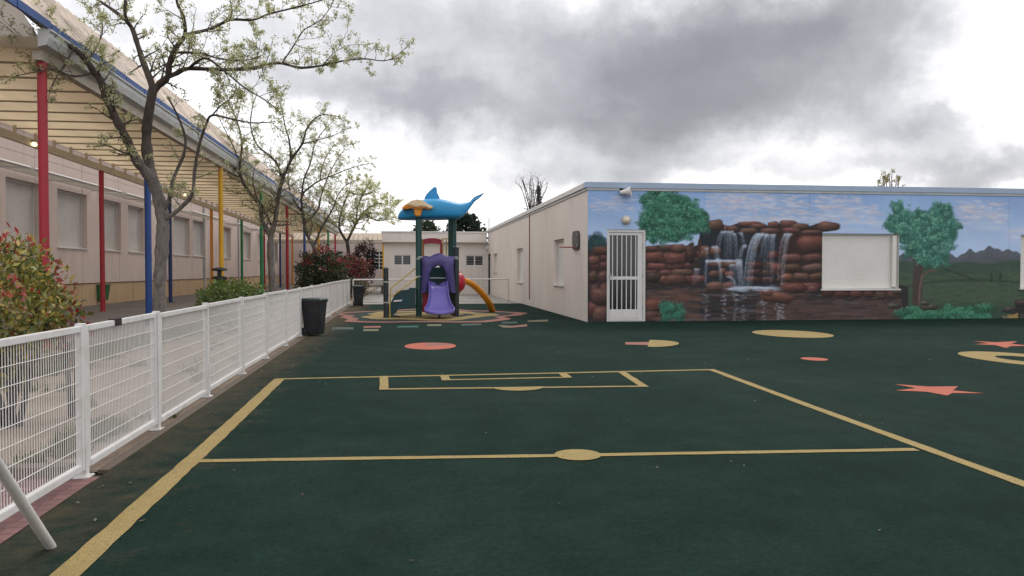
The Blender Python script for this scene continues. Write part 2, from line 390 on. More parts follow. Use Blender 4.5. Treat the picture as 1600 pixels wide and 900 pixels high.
mb.prism([(p[0], p[1], -.02) for p in (a, b_, c_, d_)], (0, 0, .028)); tag(mb.build('kerb_strip', M['concrete']), 'narrow dirty concrete edging along the foot of the mesh fence', 'kerb', kind='structure')

# ------------------------------------------------------------------ painted marks
def G(px, py): p = at(px, py); return (p.x, p.y)
def strip(mb, a, b, w, z=.004, off=0, ext=0):
    a, b = Vector(a), Vector(b); d = (b-a).normalized(); n = Vector((-d.y, d.x)); a = a-d*ext; b = b+d*ext
    k = max(1, int((b-a).length/.12)); e = [(random.gauss(0, .0025), random.gauss(0, .0025), .005*math.sin(i*.11+w*90)) for i in range(k+1)]   # hand-painted edge
    P = [a.lerp(b, i/k)+n*(off+e[i][2]*min(1, i/8, (k-i)/8)) for i in range(k+1)]
    for i in range(k):
        mb.quad((*(P[i]+n*(w/2+e[i][0])), z), (*(P[i]-n*(w/2+e[i][1])), z), (*(P[i+1]-n*(w/2+e[i+1][1])), z), (*(P[i+1]+n*(w/2+e[i+1][0])), z))
mb = MB()
TL, TR = G(437, 592.5), G(1112, 578); ML, MR = G(306, 721), G(1432, 703)
BL = G(104, 900); BL = (TL[0]+(BL[0]-TL[0])*1.6, TL[1]+(BL[1]-TL[1])*1.6)
BR = G(1600, 757.5); BR = (TR[0]+(BR[0]-TR[0])*1.8, TR[1]+(BR[1]-TR[1])*1.8)
strip(mb, TL, BL, .13, .0042); strip(mb, TR, BR, .10, .0042)
strip(mb, TL, TR, .09, .0046, 0, .05)
cc = G(903, 712)
strip(mb, ML, cc, .085, .0046, 0, 0); strip(mb, cc, MR, .085, .0046)
PB = [G(600, 588), G(600, 608.5), G(1006, 604), G(972, 582)]
strip(mb, PB[0], PB[1], .10, .005); strip(mb, PB[1], PB[2], .085, .0054, 0, .05); strip(mb, PB[2], PB[3], .10, .005)
SB = [G(694.5, 587.5), G(697, 594), G(887, 590), G(879, 584)]
strip(mb, SB[0], SB[1], .11, .005); strip(mb, SB[1], SB[2], .075, .0054, 0, .05); strip(mb, SB[2], SB[3], .11, .005)
def blob(cx, cy, rx, ry, z, n=48, a0=0, a1=360):
    return [(cx+rx*math.cos(R(a0+(a1-a0)*k/n)), cy+ry*math.sin(R(a0+(a1-a0)*k/n)), z) for k in range(n if a1-a0 >= 360 else n+1)]
def px_ell(x0, x1, y0, y1):
    a = G(x0, (y0+y1)/2); b = G(x1, (y0+y1)/2); t = G((x0+x1)/2, y0); u = G((x0+x1)/2, y1)
    return (a[0]+b[0])/2, (t[1]+u[1])/2, abs(b[0]-a[0])/2, abs(t[1]-u[1])/2
e = px_ell(866, 940, 703, 720.5); mb.poly(blob(e[0], e[1], e[2], e[3], .0062))
e = px_ell(768, 852, 600, 612.5); mb.poly(blob(e[0], e[1]+.06, e[2], e[3], .0066, 30, 185, 355))
tag(mb.build('pitch_markings', M['yel']), 'thin yellow painted football pitch lines with goal boxes and centre spot', 'pitch lines', kind='structure')
def mark(name, pts_by_mat, label, z=.004, group=None):
    mats = list({id(m): m for m, _ in pts_by_mat}.values()); mb = MB()
    for i, (m_, pts) in enumerate(pts_by_mat): mb.poly([(p[0], p[1], z+.0012*i) for p in pts], mats.index(m_))
    o = mb.build(name, mats, recalc=True); return tag(o, label, 'floor marking', group)
def ellpts(x0, x1, y0, y1): e = px_ell(x0, x1, y0, y1); return blob(*e, 0)
e = px_ell(632, 713, 535.5, 546.5)
mark('painted_disc', [(M['pink'], blob(*e, 0)), (M['pinkpale'], [(e[0]+e[2]*.93*math.cos(t), e[1]+e[3]*.93*math.sin(t)) for t in np.linspace(.25, 1.7, 14)]+[(e[0]-e[2]*.2, e[1]-e[3]*.1)])], 'coral painted disc in front of the play tower')
mark('painted_rocket', [(M['pinkpale'], [G(977, 535), G(1016, 534.5), G(1016, 539.5), G(977, 538.5)]), (M['yel'], [G(1015, 531.5)]+[G(1015+46*math.sin(t), 537-5.5*math.cos(t)) for t in np.linspace(.15, math.pi-.15, 16)]+[G(1012, 542)])], 'painted rocket with coral tail and yellow tip near the barred door')
mark('painted_disc', [(M['yel'], ellpts(1183, 1296, 515.5, 528.5))], 'large plain yellow painted disc near the mural waterfall')
mark('painted_disc', [(M['pink'], ellpts(1253, 1292, 558.5, 564))], 'smallest coral painted disc, between yellow disc and large star')
def star(pts): return [G(*p) for p in pts]
mark('painted_star', [(M['pink'], star([(1397, 600.5), (1450, 604.5), (1497, 604), (1489, 610.5), (1538, 615), (1488, 614.5), (1480, 618.5), (1448, 612.5), (1399, 610.5), (1432, 607)]))], 'large coral painted star nearest the right pitch line')
mark('painted_star', [(M['pink'], star([(1520, 533), (1555, 535), (1590, 533.5), (1580, 537.5), (1615, 541), (1580, 541), (1572, 544), (1555, 539.5), (1522, 538), (1545, 536.5)]))], 'smaller coral painted star beyond the yellow ring')
e = px_ell(1536, 1680, 548, 577); mb = MB()
for k in range(56):
    t0, t1 = 2*math.pi*k/56, 2*math.pi*(k+1)/56
    f = lambda t, s, h: (e[0]+e[2]*s*math.cos(t), e[1]+e[3]*s*math.sin(t), h)
    mb.quad(f(t0, 1, .004), f(t1, 1, .004), f(t1, .42, .004), f(t0, .42, .004))
tag(mb.build('painted_ring', M['yel']), 'yellow painted ring with dark hole at edge of the yard', 'floor marking')
# small paving marks in front of the play tower
SM = [('grey_mark', [(520, 511.5), (552, 511.5), (552, 515), (518, 515)], 'greyish faded dash nearest the mesh fence'),
      ('pinkpale', [(568, 510), (595, 509.5), (595, 512), (568, 512.5)], 'pink dash just above a cream dash'),
      ('palew', [(568, 514.5), (592, 514.5), (591, 517.5), (567, 517.5)], 'cream dash just below a pink dash'),
      ('teal_mark', [(622, 509.5), (654, 508.8), (654, 511.8), (620, 512)], 'teal dash before the purple slide'),
      ('palew', [(668, 507), (690, 506.8), (689, 509.5), (667, 509.6)], 'short cream dash right of the teal dash'),
      ('grey_mark', [(722, 506.5), (752, 505.8), (752, 508), (720, 509)], 'grey blue dash right of the slide'),
      ('grey_mark', [(784, 503.5), (808, 503), (808, 505), (784, 505.5)], 'small grey dash above the pink and cream flag'),
      ('palew', [(826, 501), (856, 499.5), (856, 502.5), (824, 503)], 'cream dash nearest the mural building corner')]
for mt, pts, lab in SM: mark('painted_dash', [(M[mt], [G(*p) for p in pts])], lab, group='small painted dashes before the play tower')
mark('painted_flag', [(M['pinkpale'], [G(*p) for p in [(777, 508), (800, 509.5), (823, 507), (824, 510), (800, 512), (786, 512)]]), (M['palew'], [G(*p) for p in [(777, 508), (797, 509.5), (802, 511.5), (785, 511.5)]])], 'pink and cream painted flag shape right of the play tower')
# big blob pattern under the tower
PX, PY = .55, 23.2
def wavy(rx, ry, amp, nw, ph, n=120):
    return [(PX+rx*(1+amp*math.sin(nw*t+ph)+.5*amp*math.sin(2.3*nw*t))*math.cos(t), PY+ry*(1+amp*math.sin(nw*t+ph))*math.sin(t)) for t in (2*math.pi*k/n for k in range(n))]
mark('painted_flower', [(M['pinkpale'], wavy(2.75, 3.55, .10, 5, .4)), (M['court_patch'], wavy(2.4, 3.1, .10, 5, .4)), (M['yel'], wavy(1.9, 2.5, .09, 5, 1.9)), (M['court_patch'], wavy(1.25, 1.7, .08, 5, 1.9)), (M['yel'], wavy(1.0, 1.45, .08, 5, .3))], 'wavy coral and yellow painted rings under the play tower', .004)

# ------------------------------------------------------------------ mural building
CX, CY, FX_, FY_ = 4.58, 19.5, 4.38, 43.0
HT = 3.62
front = Wall((CX, CY), (26.0, CY), (0, 1)); side = Wall((CX, CY), (FX_, FY_), (1, 0))
def fpx(px0, px1, py0, py1):
    p = at_y(px0, py1, CY); q = at_y(px1, py0, CY); return (p.x-CX, q.x-CX, p.z, q.z)
DOOR = list(fpx(948, 1009, 359, 503)); DOOR[2] = 0.0
WIN1 = fpx(1284, 1405, 365.5, 451.5); W2 = fpx(1594, 1650, 367, 450); WIN2 = (W2[0], W2[0]+2.4, W2[2], W2[3])
OPS = [tuple(DOOR), WIN1, WIN2]
bld = thing('mural_building', (CX, CY, 0), 'flat roofed single storey building with a landscape mural on its front', 'building')

def mural_colors(U, V):
    """U,V 2-D arrays: position on the wall in design units. Returns paint colours (display values 0..255)."""
    sh = U.shape; C = np.zeros(sh+(3,)); rng = np.random.default_rng(11)
    um = U.mean(1) if U.shape[0] < U.shape[1] and False else U.mean(0); vm = V.mean(1)
    def win(u0, u1, v0, v1):
        i0, i1 = np.searchsorted(um, u0-4), np.searchsorted(um, u1+4)
        # rows run from the bottom (large v) to the top
        j0, j1 = np.searchsorted(-vm, -(v1+16)), np.searchsorted(-vm, -(v0-16))
        return slice(max(0, j0), j1), slice(max(0, i0), i1)
    def over(sl, mask, col):
        c = C[sl]; mk = mask[..., None]; C[sl] = c*(1-mk)+np.asarray(col, float)*mk
    def ell(cx, cy, rx, ry, col, a=1.0, ang=0.0, soft=.22):
        r = max(rx, ry)+2; sl = win(cx-r, cx+r, cy-r, cy+r); u, v = U[sl]-cx, V[sl]-cy
        if u.size == 0: return
        ca, sa = math.cos(ang), math.sin(ang); x, y = (u*ca+v*sa)/rx, (-u*sa+v*ca)/ry
        d = np.sqrt(x*x+y*y); over(sl, np.clip((1+soft/2-d)/soft, 0, 1)*a, col)
    def rock(cx, cy, rx, ry, base=None, ang=0.0, k=1.0, p=2.6):
        r = max(rx, ry)+3; sl = win(cx-r, cx+r, cy-r, cy+r); u, v = U[sl]-cx, V[sl]-cy
        if u.size == 0: return
        ca, sa = math.cos(ang), math.sin(ang); x, y = (u*ca+v*sa)/rx, (-u*sa+v*ca)/ry
        ph = rng.uniform(0, 6, 3); wob = 1+.05*np.sin(3*np.arctan2(y, x)+ph[0])+.04*np.sin(5*np.arctan2(y, x)+ph[1])
        p = 2.6+rng.uniform(-.4, 1.0); d = ((np.abs(x)**p+np.abs(y)**p)**(1/p))/wob
        mask = np.clip((1.04-d)/.16, 0, 1)
        b = np.array(base if base is not None else (rng.uniform(104, 132), rng.uniform(66, 77), rng.uniform(60, 70)))*k
        b = b*.86+b.mean()*.14
        lit = np.clip(.62-.62*y-.18*x, 0, 1.25)*np.clip(1.28-.72*d**3.5, .18, 1.2)
        gr = 1+.10*np.sin(u*1.3+ph[2]+v*.5)*np.sin(v*1.9+ph[0])+.05*np.sin(u*3.1+ph[1])
        colr = (b[None, None, :]*(.30+.64*lit*gr)[..., None])
        hl = np.clip(1-((x+.25)**2/.25+(y+.5)**2/.06), 0, 1)*.34
        colr = colr*(1-hl[..., None])+np.array((156, 118, 104))*hl[..., None]
        c = C[sl]; C[sl] = c*(1-mask[..., None])+(colr*.96+colr.mean(2, keepdims=True)*.04)*mask[..., None]
    def stroke(pts, w, col, a=.8):
        for (x0, y0), (x1, y1) in zip(pts, pts[1:]):
            L = math.hypot(x1-x0, y1-y0); n = max(1, int(L/(w*.8)))
            for i in range(n):
                t = (i+.5)/n; ell(x0+(x1-x0)*t+rng.normal(0, .12), y0+(y1-y0)*t, w, max(w, L/n*.8), col, a*rng.uniform(.7, 1), 0, .7)
    # sky
    t = np.clip((V-285)/95, 0, 1)[..., None]; C[:] = np.array((126, 156, 202))*(1-t)+np.array((164, 184, 214))*t
    C += (3.5*np.sin(U*.021+V*.05)+2.5*np.sin(U*.057-V*.09))[..., None]
    for (x0, x1, y0, y1, n, br) in ((925, 990, 305, 332, 60, 0), (1105, 1205, 292, 340, 240, 1), (1200, 1262, 300, 345, 120, 1), (1272, 1345, 298, 350, 190, 1), (1345, 1372, 318, 350, 50, 0), (1495, 1572, 312, 352, 170, 1), (1575, 1640, 355, 380, 60, 0), (1150, 1290, 338, 350, 90, 1)):
        for _ in range(n):
            cx, cy = rng.uniform(x0, x1), y0+(y1-y0)*rng.beta(1.6, 1.6); l = rng.uniform(3, 11)
            col = np.array((198, 200, 212)) if rng.random() < .5 else np.array((188, 176, 186))
            ell(cx, cy, l, rng.uniform(.7, 1.9), col, rng.uniform(.12, .5), rng.normal(.05, .12), 1.0)
    for _ in range(70): ell(rng.uniform(1120, 1560), rng.uniform(345, 362), rng.uniform(8, 26), rng.uniform(1.5, 3.5), (186, 196, 214), .22, 0, 1.2)
    # right landscape : far mountains, hills, meadow
    sl = win(1395, 2300, 340, 530); u, v = U[sl], V[sl]
    ridge = 397+2.2*np.sin(u*.19)+1.3*np.sin(u*.43)+1.5*np.sin(u*.06)-9*np.exp(-((u-1553)/30)**2)-4*np.exp(-((u-1515)/9)**2)-4*np.exp(-((u-1600)/20)**2)-8*np.exp(-((u-1720)/40)**2)
    over(sl, np.clip((v-ridge)/1.2, 0, 1), (80, 84, 92))
    tex = .5+.5*np.sin(u*.5+v*.7)*np.sin(u*.23-v*.4)
    over(sl, np.clip((v-ridge)/1.2, 0, 1)*np.clip(1-(v-ridge)/16, 0, 1)*tex*.5, (112, 116, 130))
    hill = 407+3*np.sin((u-1400)*.018)+1.5*np.sin(u*.07)
    over(sl, np.clip((v-hill)/3, 0, 1), (56, 76, 64))
    over(sl, np.clip((v-hill-14)/8, 0, 1)*.7, (68, 84, 64))
    over(sl, np.clip((v-470)/12, 0, 1)*.7, (38, 62, 50))
    over(sl, np.clip(1-np.abs(v-(445-(u-1470)*.05+6*np.sin(u*.02)))/3, 0, 1)*.6, (34, 46, 40))
    over(sl, np.clip(1-np.abs(v-(420+(u-1475)*.36))/2.2, 0, 1)*np.clip((1540-u)/20, 0, 1)*np.clip((u-1470)/10, 0, 1)*.7, (32, 40, 36))
    for x in (1549, 1563, 1612, 1668, 1720): ell(x, 434, 2, 8, (34, 50, 42), .8)
    for _ in range(500):
        ell(rng.uniform(1405, 1900), rng.uniform(405, 495), rng.uniform(4, 14), rng.uniform(.8, 2), (66, 86, 62) if rng.random() < .5 else (38, 58, 48), .22, rng.normal(0, .1), 1)
    # dark backing of the rock face and the pond
    def dark(x0, x1, y0, y1, col, a=1.0):
        sl = win(x0, x1, y0, y1); u, v = U[sl], V[sl]
        over(sl, np.clip((u-x0)/2, 0, 1)*np.clip((x1-u)/2, 0, 1)*np.clip((v-y0-2*np.sin(u*.2))/2, 0, 1)*np.clip((y1-v)/2, 0, 1)*a, col)
    dark(900, 949, 378, 520, (44, 40, 42)); dark(1000, 1100, 384, 450, (46, 36, 34)); dark(1092, 1286, 350, 455, (30, 36, 44))
    dark(1215, 1286, 352, 455, (48, 34, 32)); dark(1280, 1410, 448, 472, (44, 36, 34))
    dark(1005, 1420, 446, 520, (40, 38, 40)); dark(1180, 1410, 468, 520, (82, 64, 60), .75); dark(1009, 1095, 450, 520, (72, 58, 54), .6)
    for _ in range(620):     # reflections in the pond: level streaks
        x = rng.uniform(1008, 1400); y = rng.uniform(449, 504); red = x > 1190 or x < 1085
        col = (92, 64, 56) if rng.random() < (.6 if red else .25) else ((30, 32, 36) if rng.random() < .6 else (96, 98, 104))
        ell(x, y, rng.uniform(5, 20), rng.uniform(.6, 1.8), col, rng.uniform(.15, .5), 0, .9)
    for x in (1102, 1162, 1150, 1193, 1215, 1222, 1132):
        for _ in range(26): ell(x+rng.normal(0, 2.2), rng.uniform(458, 503), rng.uniform(1, 3.5), rng.uniform(.6, 1.6), (150, 158, 170), rng.uniform(.2, .55), 0, .8)
    # stacked rocks
    def course(x0, x1, ys, wr, k=1.0):
        for y, h in ys:
            x = x0+rng.uniform(-4, 2)
            while x < x1-3:
                w = min(rng.uniform(*wr), x1+3-x); rock(x+w/2, y+rng.normal(0, .6), w/2*1.04, h*.56, None, rng.normal(0, .05), k*rng.uniform(.82, 1.12)); x += w
    course(921, 949, [(392, 15), (404, 10), (416, 14), (433, 18), (456, 26), (482, 26)], (14, 30), .86)
    rock(941, 389, 14, 9, (128, 74, 58)); rock(928, 407, 9, 7); rock(939, 463, 17, 15, (104, 64, 56)); rock(938, 492, 12, 14, (112, 74, 64))
    course(1009, 1078, [(388, 9), (402, 14), (416, 10), (426, 9), (437, 11)], (18, 36))
    rock(1023, 402, 16, 9, (122, 70, 58)); rock(1056, 405, 17, 10, (118, 68, 58)); rock(1060, 388, 12, 7); rock(1066, 426, 20, 6); rock(1055, 437, 20, 8, (110, 68, 58)); rock(1088, 436, 10, 7); rock(1020, 433, 12, 9, (70, 52, 50))
    rock(1078, 396, 8, 16, (76, 50, 44)); rock(1100, 392, 9, 9, (126, 78, 66)); rock(1021, 477, 13, 11, (122, 66, 54)); rock(1018, 494, 10, 9, (96, 66, 58))
    for _ in range(60): ell(rng.uniform(1010, 1100), rng.uniform(452, 503), rng.uniform(6, 16), rng.uniform(1, 2.6), (104, 72, 62), .35, 0, .8)
    for (x, y, rx, ry) in ((1118, 352, 13, 9), (1145, 358, 10, 6), (1134, 357, 4, 5), (1172, 350, 20, 4), (1185, 353, 14, 4), (1209, 351, 9, 5), (1232, 350, 14, 6), (1250, 354, 15, 5), (1294, 354, 19, 8), (1170, 361, 15, 5), (1203, 361, 16, 5), (1236, 360, 14, 5), (1268, 363, 17, 4)): rock(x, y, rx, ry, (rng.uniform(108, 130), rng.uniform(70, 80), rng.uniform(62, 70)))
    rock(1266, 381, 21, 14, (122, 68, 58)); course(1220, 1285, [(403, 12), (419, 12), (433, 11), (448, 12)], (22, 36), 1.05); course(1165, 1222, [(414, 11), (425, 9), (437, 9)], (18, 30), .72); rock(1208, 399, 9, 7, (104, 50, 46)); rock(1182, 385, 8, 10, (54, 42, 44)); rock(1213, 419, 10, 8, (124, 68, 58))
    rock(1241, 450, 20, 8, (118, 68, 58)); rock(1270, 452, 9, 6)
    for (x, y, rx, ry) in ((1123, 412, 18, 6), (1143, 413, 14, 5), (1116, 428, 9, 6), (1129, 424, 6, 5), (1140, 429, 8, 6), (1118, 448, 16, 8), (1138, 448, 11, 8), (1095, 436, 8, 6), (1098, 397, 10, 7), (1118, 392, 10, 7)): rock(x, y, rx, ry, (rng.uniform(112, 136), rng.uniform(74, 86), rng.uniform(66, 74)))
    rock(1213, 464, 28, 9, (130, 80, 64), .14); rock(1199, 457, 9, 6, (136, 88, 72), .2); rock(1180, 450, 26, 2.4, (120, 106, 104))
    course(1284, 1404, [(459, 12)], (14, 26), .92)
    # falls
    W = (170, 182, 200)
    def curve(p0, p1, p2, w, a):
        n = max(4, int((abs(p2[1]-p0[1])+abs(p2[0]-p0[0]))/2.2))
        for i in range(n):
            t = (i+rng.random())/n; x = (1-t)**2*p0[0]+2*t*(1-t)*p1[0]+t*t*p2[0]; y = (1-t)**2*p0[1]+2*t*(1-t)*p1[1]+t*t*p2[1]
            ell(x+rng.normal(0, .25), y, w*rng.uniform(.6, 1.3), rng.uniform(1.2, 3.2), W, a*.40*rng.uniform(.3, 1), 0, 1.0)
    def fall(x0, x1, y0, y1, lean, n, w=.62, a=.55, veil=.10):
        """a curtain of water: lip at y0 between x0 and x1, leaning sideways, breaking up on the way down"""
        for q in range(int((x1-x0)*1.2)+2):
            x = rng.uniform(x0, x1); curve((x, y0), (x+lean*.7, y0+2), (x+lean, y1), 1.6, veil)
        for q in range(n):
            x = x0+(x1-x0)*(q+rng.uniform(.2, .8))/n; L = rng.uniform(.75, 1.04)
            curve((x, y0+rng.uniform(-1, 1)), (x+lean*.8, y0+1), (x+lean+rng.normal(0, .6), y0+(y1-y0)*L), w*rng.uniform(.5, 1.1), a)
        for _ in range(int((x1-x0)*.8)): ell(rng.uniform(x0, x1), y0+rng.uniform(-1, 1.5), rng.uniform(1, 3), .8, W, .4, 0, .9)
    fall(1127, 1133, 362, 390, -8, 5); fall(1132, 1146, 362, 406, -1, 8); fall(1145, 1150, 365, 408, 3, 4); fall(1154, 1160, 364, 388, 5, 4)
    fall(1183, 1196, 366, 448, -21, 9, .9, .6, .2); fall(1196, 1212, 367, 446, -3, 8); fall(1196, 1201, 367, 402, -9, 3); fall(1226, 1238, 366, 446, -12, 7, .8, .6)
    fall(1162, 1168, 384, 408, -9, 5, .8); fall(1112, 1121, 385, 409, 4, 6, .9); fall(1101, 1106, 388, 408, 1, 3)
    fall(1103, 1107, 407, 446, -3, 4, .9); fall(1118, 1124, 405, 442, 6, 5, .8); fall(1150, 1159, 409, 450, 3, 9, .9, .6, .22); fall(1140, 1152, 414, 448, 0, 5, .6, .4); fall(1086, 1094, 420, 444, -3, 5, .6, .45); fall(1136, 1140, 432, 454, 12, 4, .8)
    for _ in range(120): ell(rng.uniform(1105, 1158), 407.5+rng.normal(0, 1), rng.uniform(2, 5), .9, W, .3, 0, .9)
    for _ in range(90): ell(rng.uniform(1140, 1215), rng.normal(451, 2), rng.uniform(4, 12), rng.uniform(.6, 1.4), W, .35, 0, .8)
    ell(1161, 453, 10, 3, W, .5)
    # trees: many leaf dabs
    def crown(blobs, n, shades, r0):
        for (cx, cy, rx, ry) in blobs: ell(cx, cy, rx*.76, ry*.74, shades[1], 1, 0, .3)
        cl = []
        for (cx, cy, rx, ry) in blobs:
            for _ in range(max(8, int(rx*ry/30))):
                a = rng.uniform(0, 6.283); r = math.sqrt(rng.random())*1.0; cl.append((cx+rx*r*math.cos(a), cy+ry*r*math.sin(a), rng.uniform(5, 9)))
        for (x0, y0, cr) in cl: ell(x0, y0+1.5, cr*.9, cr*.7, shades[int(rng.integers(0, 2))], .5, 0, .5)
        for i in range(n):
            x0, y0, cr = cl[rng.integers(len(cl))]; dx, dy = rng.normal(0, .5, 2)
            k = int(np.clip(2.6-1.6*dy-.5*dx+rng.normal(0, .7), 0, len(shades)-1)); x, y = x0+dx*cr, y0+dy*cr*.8
            for _ in range(3): ell(x+rng.normal(0, 1.5), y+rng.normal(0, 1.2), rng.uniform(.6, r0*.8), rng.uniform(.5, r0*.5), shades[k], .75, rng.uniform(0, 3), .6)
    G1 = [(24, 60, 50), (36, 82, 66), (52, 106, 84), (70, 128, 104), (104, 158, 134)]
    ell(1093, 385, 3, 12, (62, 44, 38)); stroke([(1076, 398), (1082, 380)], 3, (66, 46, 40), 1)
    crown([(1050, 325, 44, 30), (1022, 350, 26, 26), (1080, 345, 30, 28), (1045, 362, 36, 20), (1015, 318, 14, 14), (1096, 340, 16, 16), (1028, 312, 24, 18)], 1500, G1, 2.2)
    for x, w in ((1430, 3.5), (1434, 4), (1438, 3.5)): stroke([(x+3, 400), (x, 430), (x-1, 476)], w, (66, 56, 54), 1)
    stroke([(1440, 432), (1452, 424), (1466, 420)], 1.5, (92, 70, 64), 1); stroke([(1441, 430), (1437, 450), (1436, 474)], 1.6, (104, 82, 76), .8); stroke([(1434, 415), (1424, 400)], 2.5, (70, 56, 54), 1)
    crown([(1405, 350, 28, 22), (1404, 328, 11, 14), (1440, 345, 30, 22), (1470, 335, 26, 22), (1478, 365, 24, 24), (1450, 380, 34, 26), (1462, 405, 28, 14), (1420, 370, 24, 18), (1428, 392, 18, 14)], 1700, [(34, 72, 64), (46, 92, 80), (62, 114, 98), (82, 136, 118), (112, 162, 144)], 2.4)
    crown([(1420, 492, 22, 10), (1450, 494, 28, 10), (1490, 490, 34, 11), (1530, 490, 26, 12)], 1500, [(30, 60, 48), (36, 82, 62), (46, 104, 78), (70, 128, 100)], 2.0)
    crown([(1048, 488, 18, 14), (1042, 480, 8, 8)], 420, [(28, 62, 50), (34, 84, 66), (46, 104, 84), (62, 122, 100)], 1.8)
    crown([(930, 373, 9, 8), (924, 380, 6, 8), (940, 378, 8, 6)], 70, [(30, 46, 56), (36, 60, 62), (44, 78, 74)], 1.6)
    for (x, y, rx, ry) in ((1396, 478, 11, 5), (1452, 480, 14, 5), (1445, 474, 8, 4), (1402, 457, 8, 3)): rock(x, y, rx, ry, (88, 82, 72))
    for x in range(1660, 2300, 95):
        crown([(x, 488, 34, 12)], 120, [(30, 60, 48), (36, 82, 62), (46, 104, 78)], 2)
    rock(1578, 484, 12, 5, (70, 66, 66)); rock(1600, 474, 16, 6, (70, 56, 54)); dark(1580, 1660, 480, 502, (38, 38, 38)); dark(1573, 1592, 489, 503, (140, 118, 72)); dark(1566, 1576, 493, 503, (110, 100, 84))
    for y in (492, 496, 500): dark(1594, 1625, y, y+1.6, (150, 142, 120), .8)
    # loose brush marks over the painted rocks, pond and meadow
    for (x0, x1, y0, y1, n, a_) in ((922, 949, 385, 503, 120, .22), (1009, 1100, 384, 448, 260, .22), (1165, 1286, 346, 462, 300, .2), (1100, 1165, 350, 455, 130, .2), (1009, 1400, 450, 503, 420, .22), (1284, 1404, 452, 470, 80, .2), (1405, 1600, 405, 480, 200, .15)):
        for _ in range(n):
            q = rng.random(); ell(rng.uniform(x0, x1), rng.uniform(y0, y1), rng.uniform(1.5, 5.5), rng.uniform(.5, 1.2), (150, 116, 104) if q < .4 else ((44, 34, 36) if q < .8 else (96, 92, 92)), a_*.7*rng.uniform(.4, 1.3), rng.normal(.1, .35), .9)
    # panel joints and the dark green foot band
    for x in (1100, 1265, 1423, 1577, 1735, 1890): dark(x-.9, x+.9, 280, 470 if x > 1500 else 503, (76, 88, 108), .75)
    for x in (929, 1577): dark(x-.6, x+.8, 446 if x < 1000 else 420, 500 if x < 1000 else 470, (170, 172, 160), .7)
    sl = (slice(None), slice(None)); over(sl, np.clip((V-(501.5+(U-930)*.004))/2.2, 0, 1), (34, 56, 50))
    nz = rng.normal(0, 2.4, sh); C = C+nz[..., None]
    return np.clip(C, 0, 255)

# mural wall : one fine sheet, painted; holes for the door and the windows
def axis(bps, fine, coarse, lim):
    out = []
    for a, b in zip(bps, bps[1:]):
        st = fine if a < lim else coarse; n = max(1, int(round((b-a)/st))); out += list(np.linspace(a, b, n, endpoint=False))
    return np.array(out+[bps[-1]])
ax = axis(sorted({0, front.L, 12.9, *[o[0] for o in OPS], *[o[1] for o in OPS]}), .0165, .06, 12.8)
az = axis(sorted({0, HT-.16, *[o[2] for o in OPS], *[o[3] for o in OPS]}), .0165, .0165, 99)
AX, AZ = np.meshgrid(ax, az)
U_, V_ = to_px(AX+CX, CY, AZ)
cols = mural_colors(U_, V_)/255.0
lin = np.where(cols <= .04045, cols/12.92, ((cols+.055)/1.055)**2.4)
MURAL_K = 1.12
lin = np.clip(lin*MURAL_K, 0, .85)
nx, nz_ = len(ax), len(az)
cxm, czm = (ax[:-1]+ax[1:])/2, (az[:-1]+az[1:])/2
keep = np.ones((nz_-1, nx-1), bool)
for o in OPS: keep &= ~((cxm[None, :] > o[0]) & (cxm[None, :] < o[1]) & (czm[:, None] > o[2]) & (czm[:, None] < o[3]))
jj, ii = np.nonzero(keep); idx = jj*nx+ii
faces = np.stack([idx, idx+1, idx+1+nx, idx+nx], 1)
me = bpy.data.meshes.new('mural')
vv = np.stack([AX.ravel(), np.zeros(AX.size), AZ.ravel()], 1)
me.vertices.add(len(vv)); me.vertices.foreach_set('co', vv.ravel().astype(np.float32))
me.loops.add(faces.size); me.loops.foreach_set('vertex_index', faces.ravel().astype(np.int32))
me.polygons.add(len(faces)); me.polygons.foreach_set('loop_start', np.arange(0, faces.size, 4, dtype=np.int32)); me.polygons.foreach_set('loop_total', np.full(len(faces), 4, np.int32))
me.update(calc_edges=True); me.validate()
ca = me.color_attributes.new('Col', 'FLOAT_COLOR', 'POINT'); arr = np.ones((len(vv), 4), np.float32); arr[:, :3] = lin.reshape(-1, 3); ca.data.foreach_set('color', arr.ravel())
me.materials.append(M['mural']); mo = bpy.data.objects.new('mural', me); COL.objects.link(mo); mo.parent = bld; ORG[mo.name] = ORG[bld.name]
tag(mo, 'painted mural of waterfall, rocks, green trees and hills')
for o in OPS: mb = MB(); front.reveals(mb, [o], .16); mb.build('reveal', M['coping_white'], bld)
# side wall with its windows
def spx(px0, px1, py0, py1):
    """opening on the slanted side wall: far edge px0, near edge px1"""
    def s_of(px):
        d = ray(px, 420); k = (FX_-CX)/(FY_-CY); t = (CX-k*CY)/(d.x-k*d.y); return (d*t).y-CY
    s0, s1 = s_of(px1), s_of(px0); Y = CY+(s0+s1)/2
    x = CX+(FX_-CX)*(Y-CY)/(FY_-CY); pm = (px0+px1)/2
    z1 = at_y(pm, py0, Y).z; z0 = at_y(pm, py1, Y).z; return (s0, s1, z0, z1)
SW = [spx(865.5, 881, 374, 445), spx(807.5, 817, 388, 441), spx(771, 777, 396, 425), spx(762.5, 767, 397, 459)]
SW[3] = (SW[3][0], min(SW[3][1], side.L-.1), 0.0, SW[3][3])
mb = MB(); side.sheet(mb, 0, side.L, 0, HT-.12, SW, .16)
core = [(CX+.2, CY+.2), (26, CY+.2), (26, 43), (FX_+.2, 43)]
mb.prism([(x, y, 0) for x, y in core], (0, 0, HT-.2))
mb.build('side_wall', M['wall_side'], bld)
mb = MB(); mb.prism([(CX-.03, CY-.02, HT-.2), (26, CY-.02, HT-.2), (26, 43.2, HT-.2), (FX_-.03, 43.2, HT-.2)], (0, 0, .12)); mb.build('roof', M['gutter'], bld)
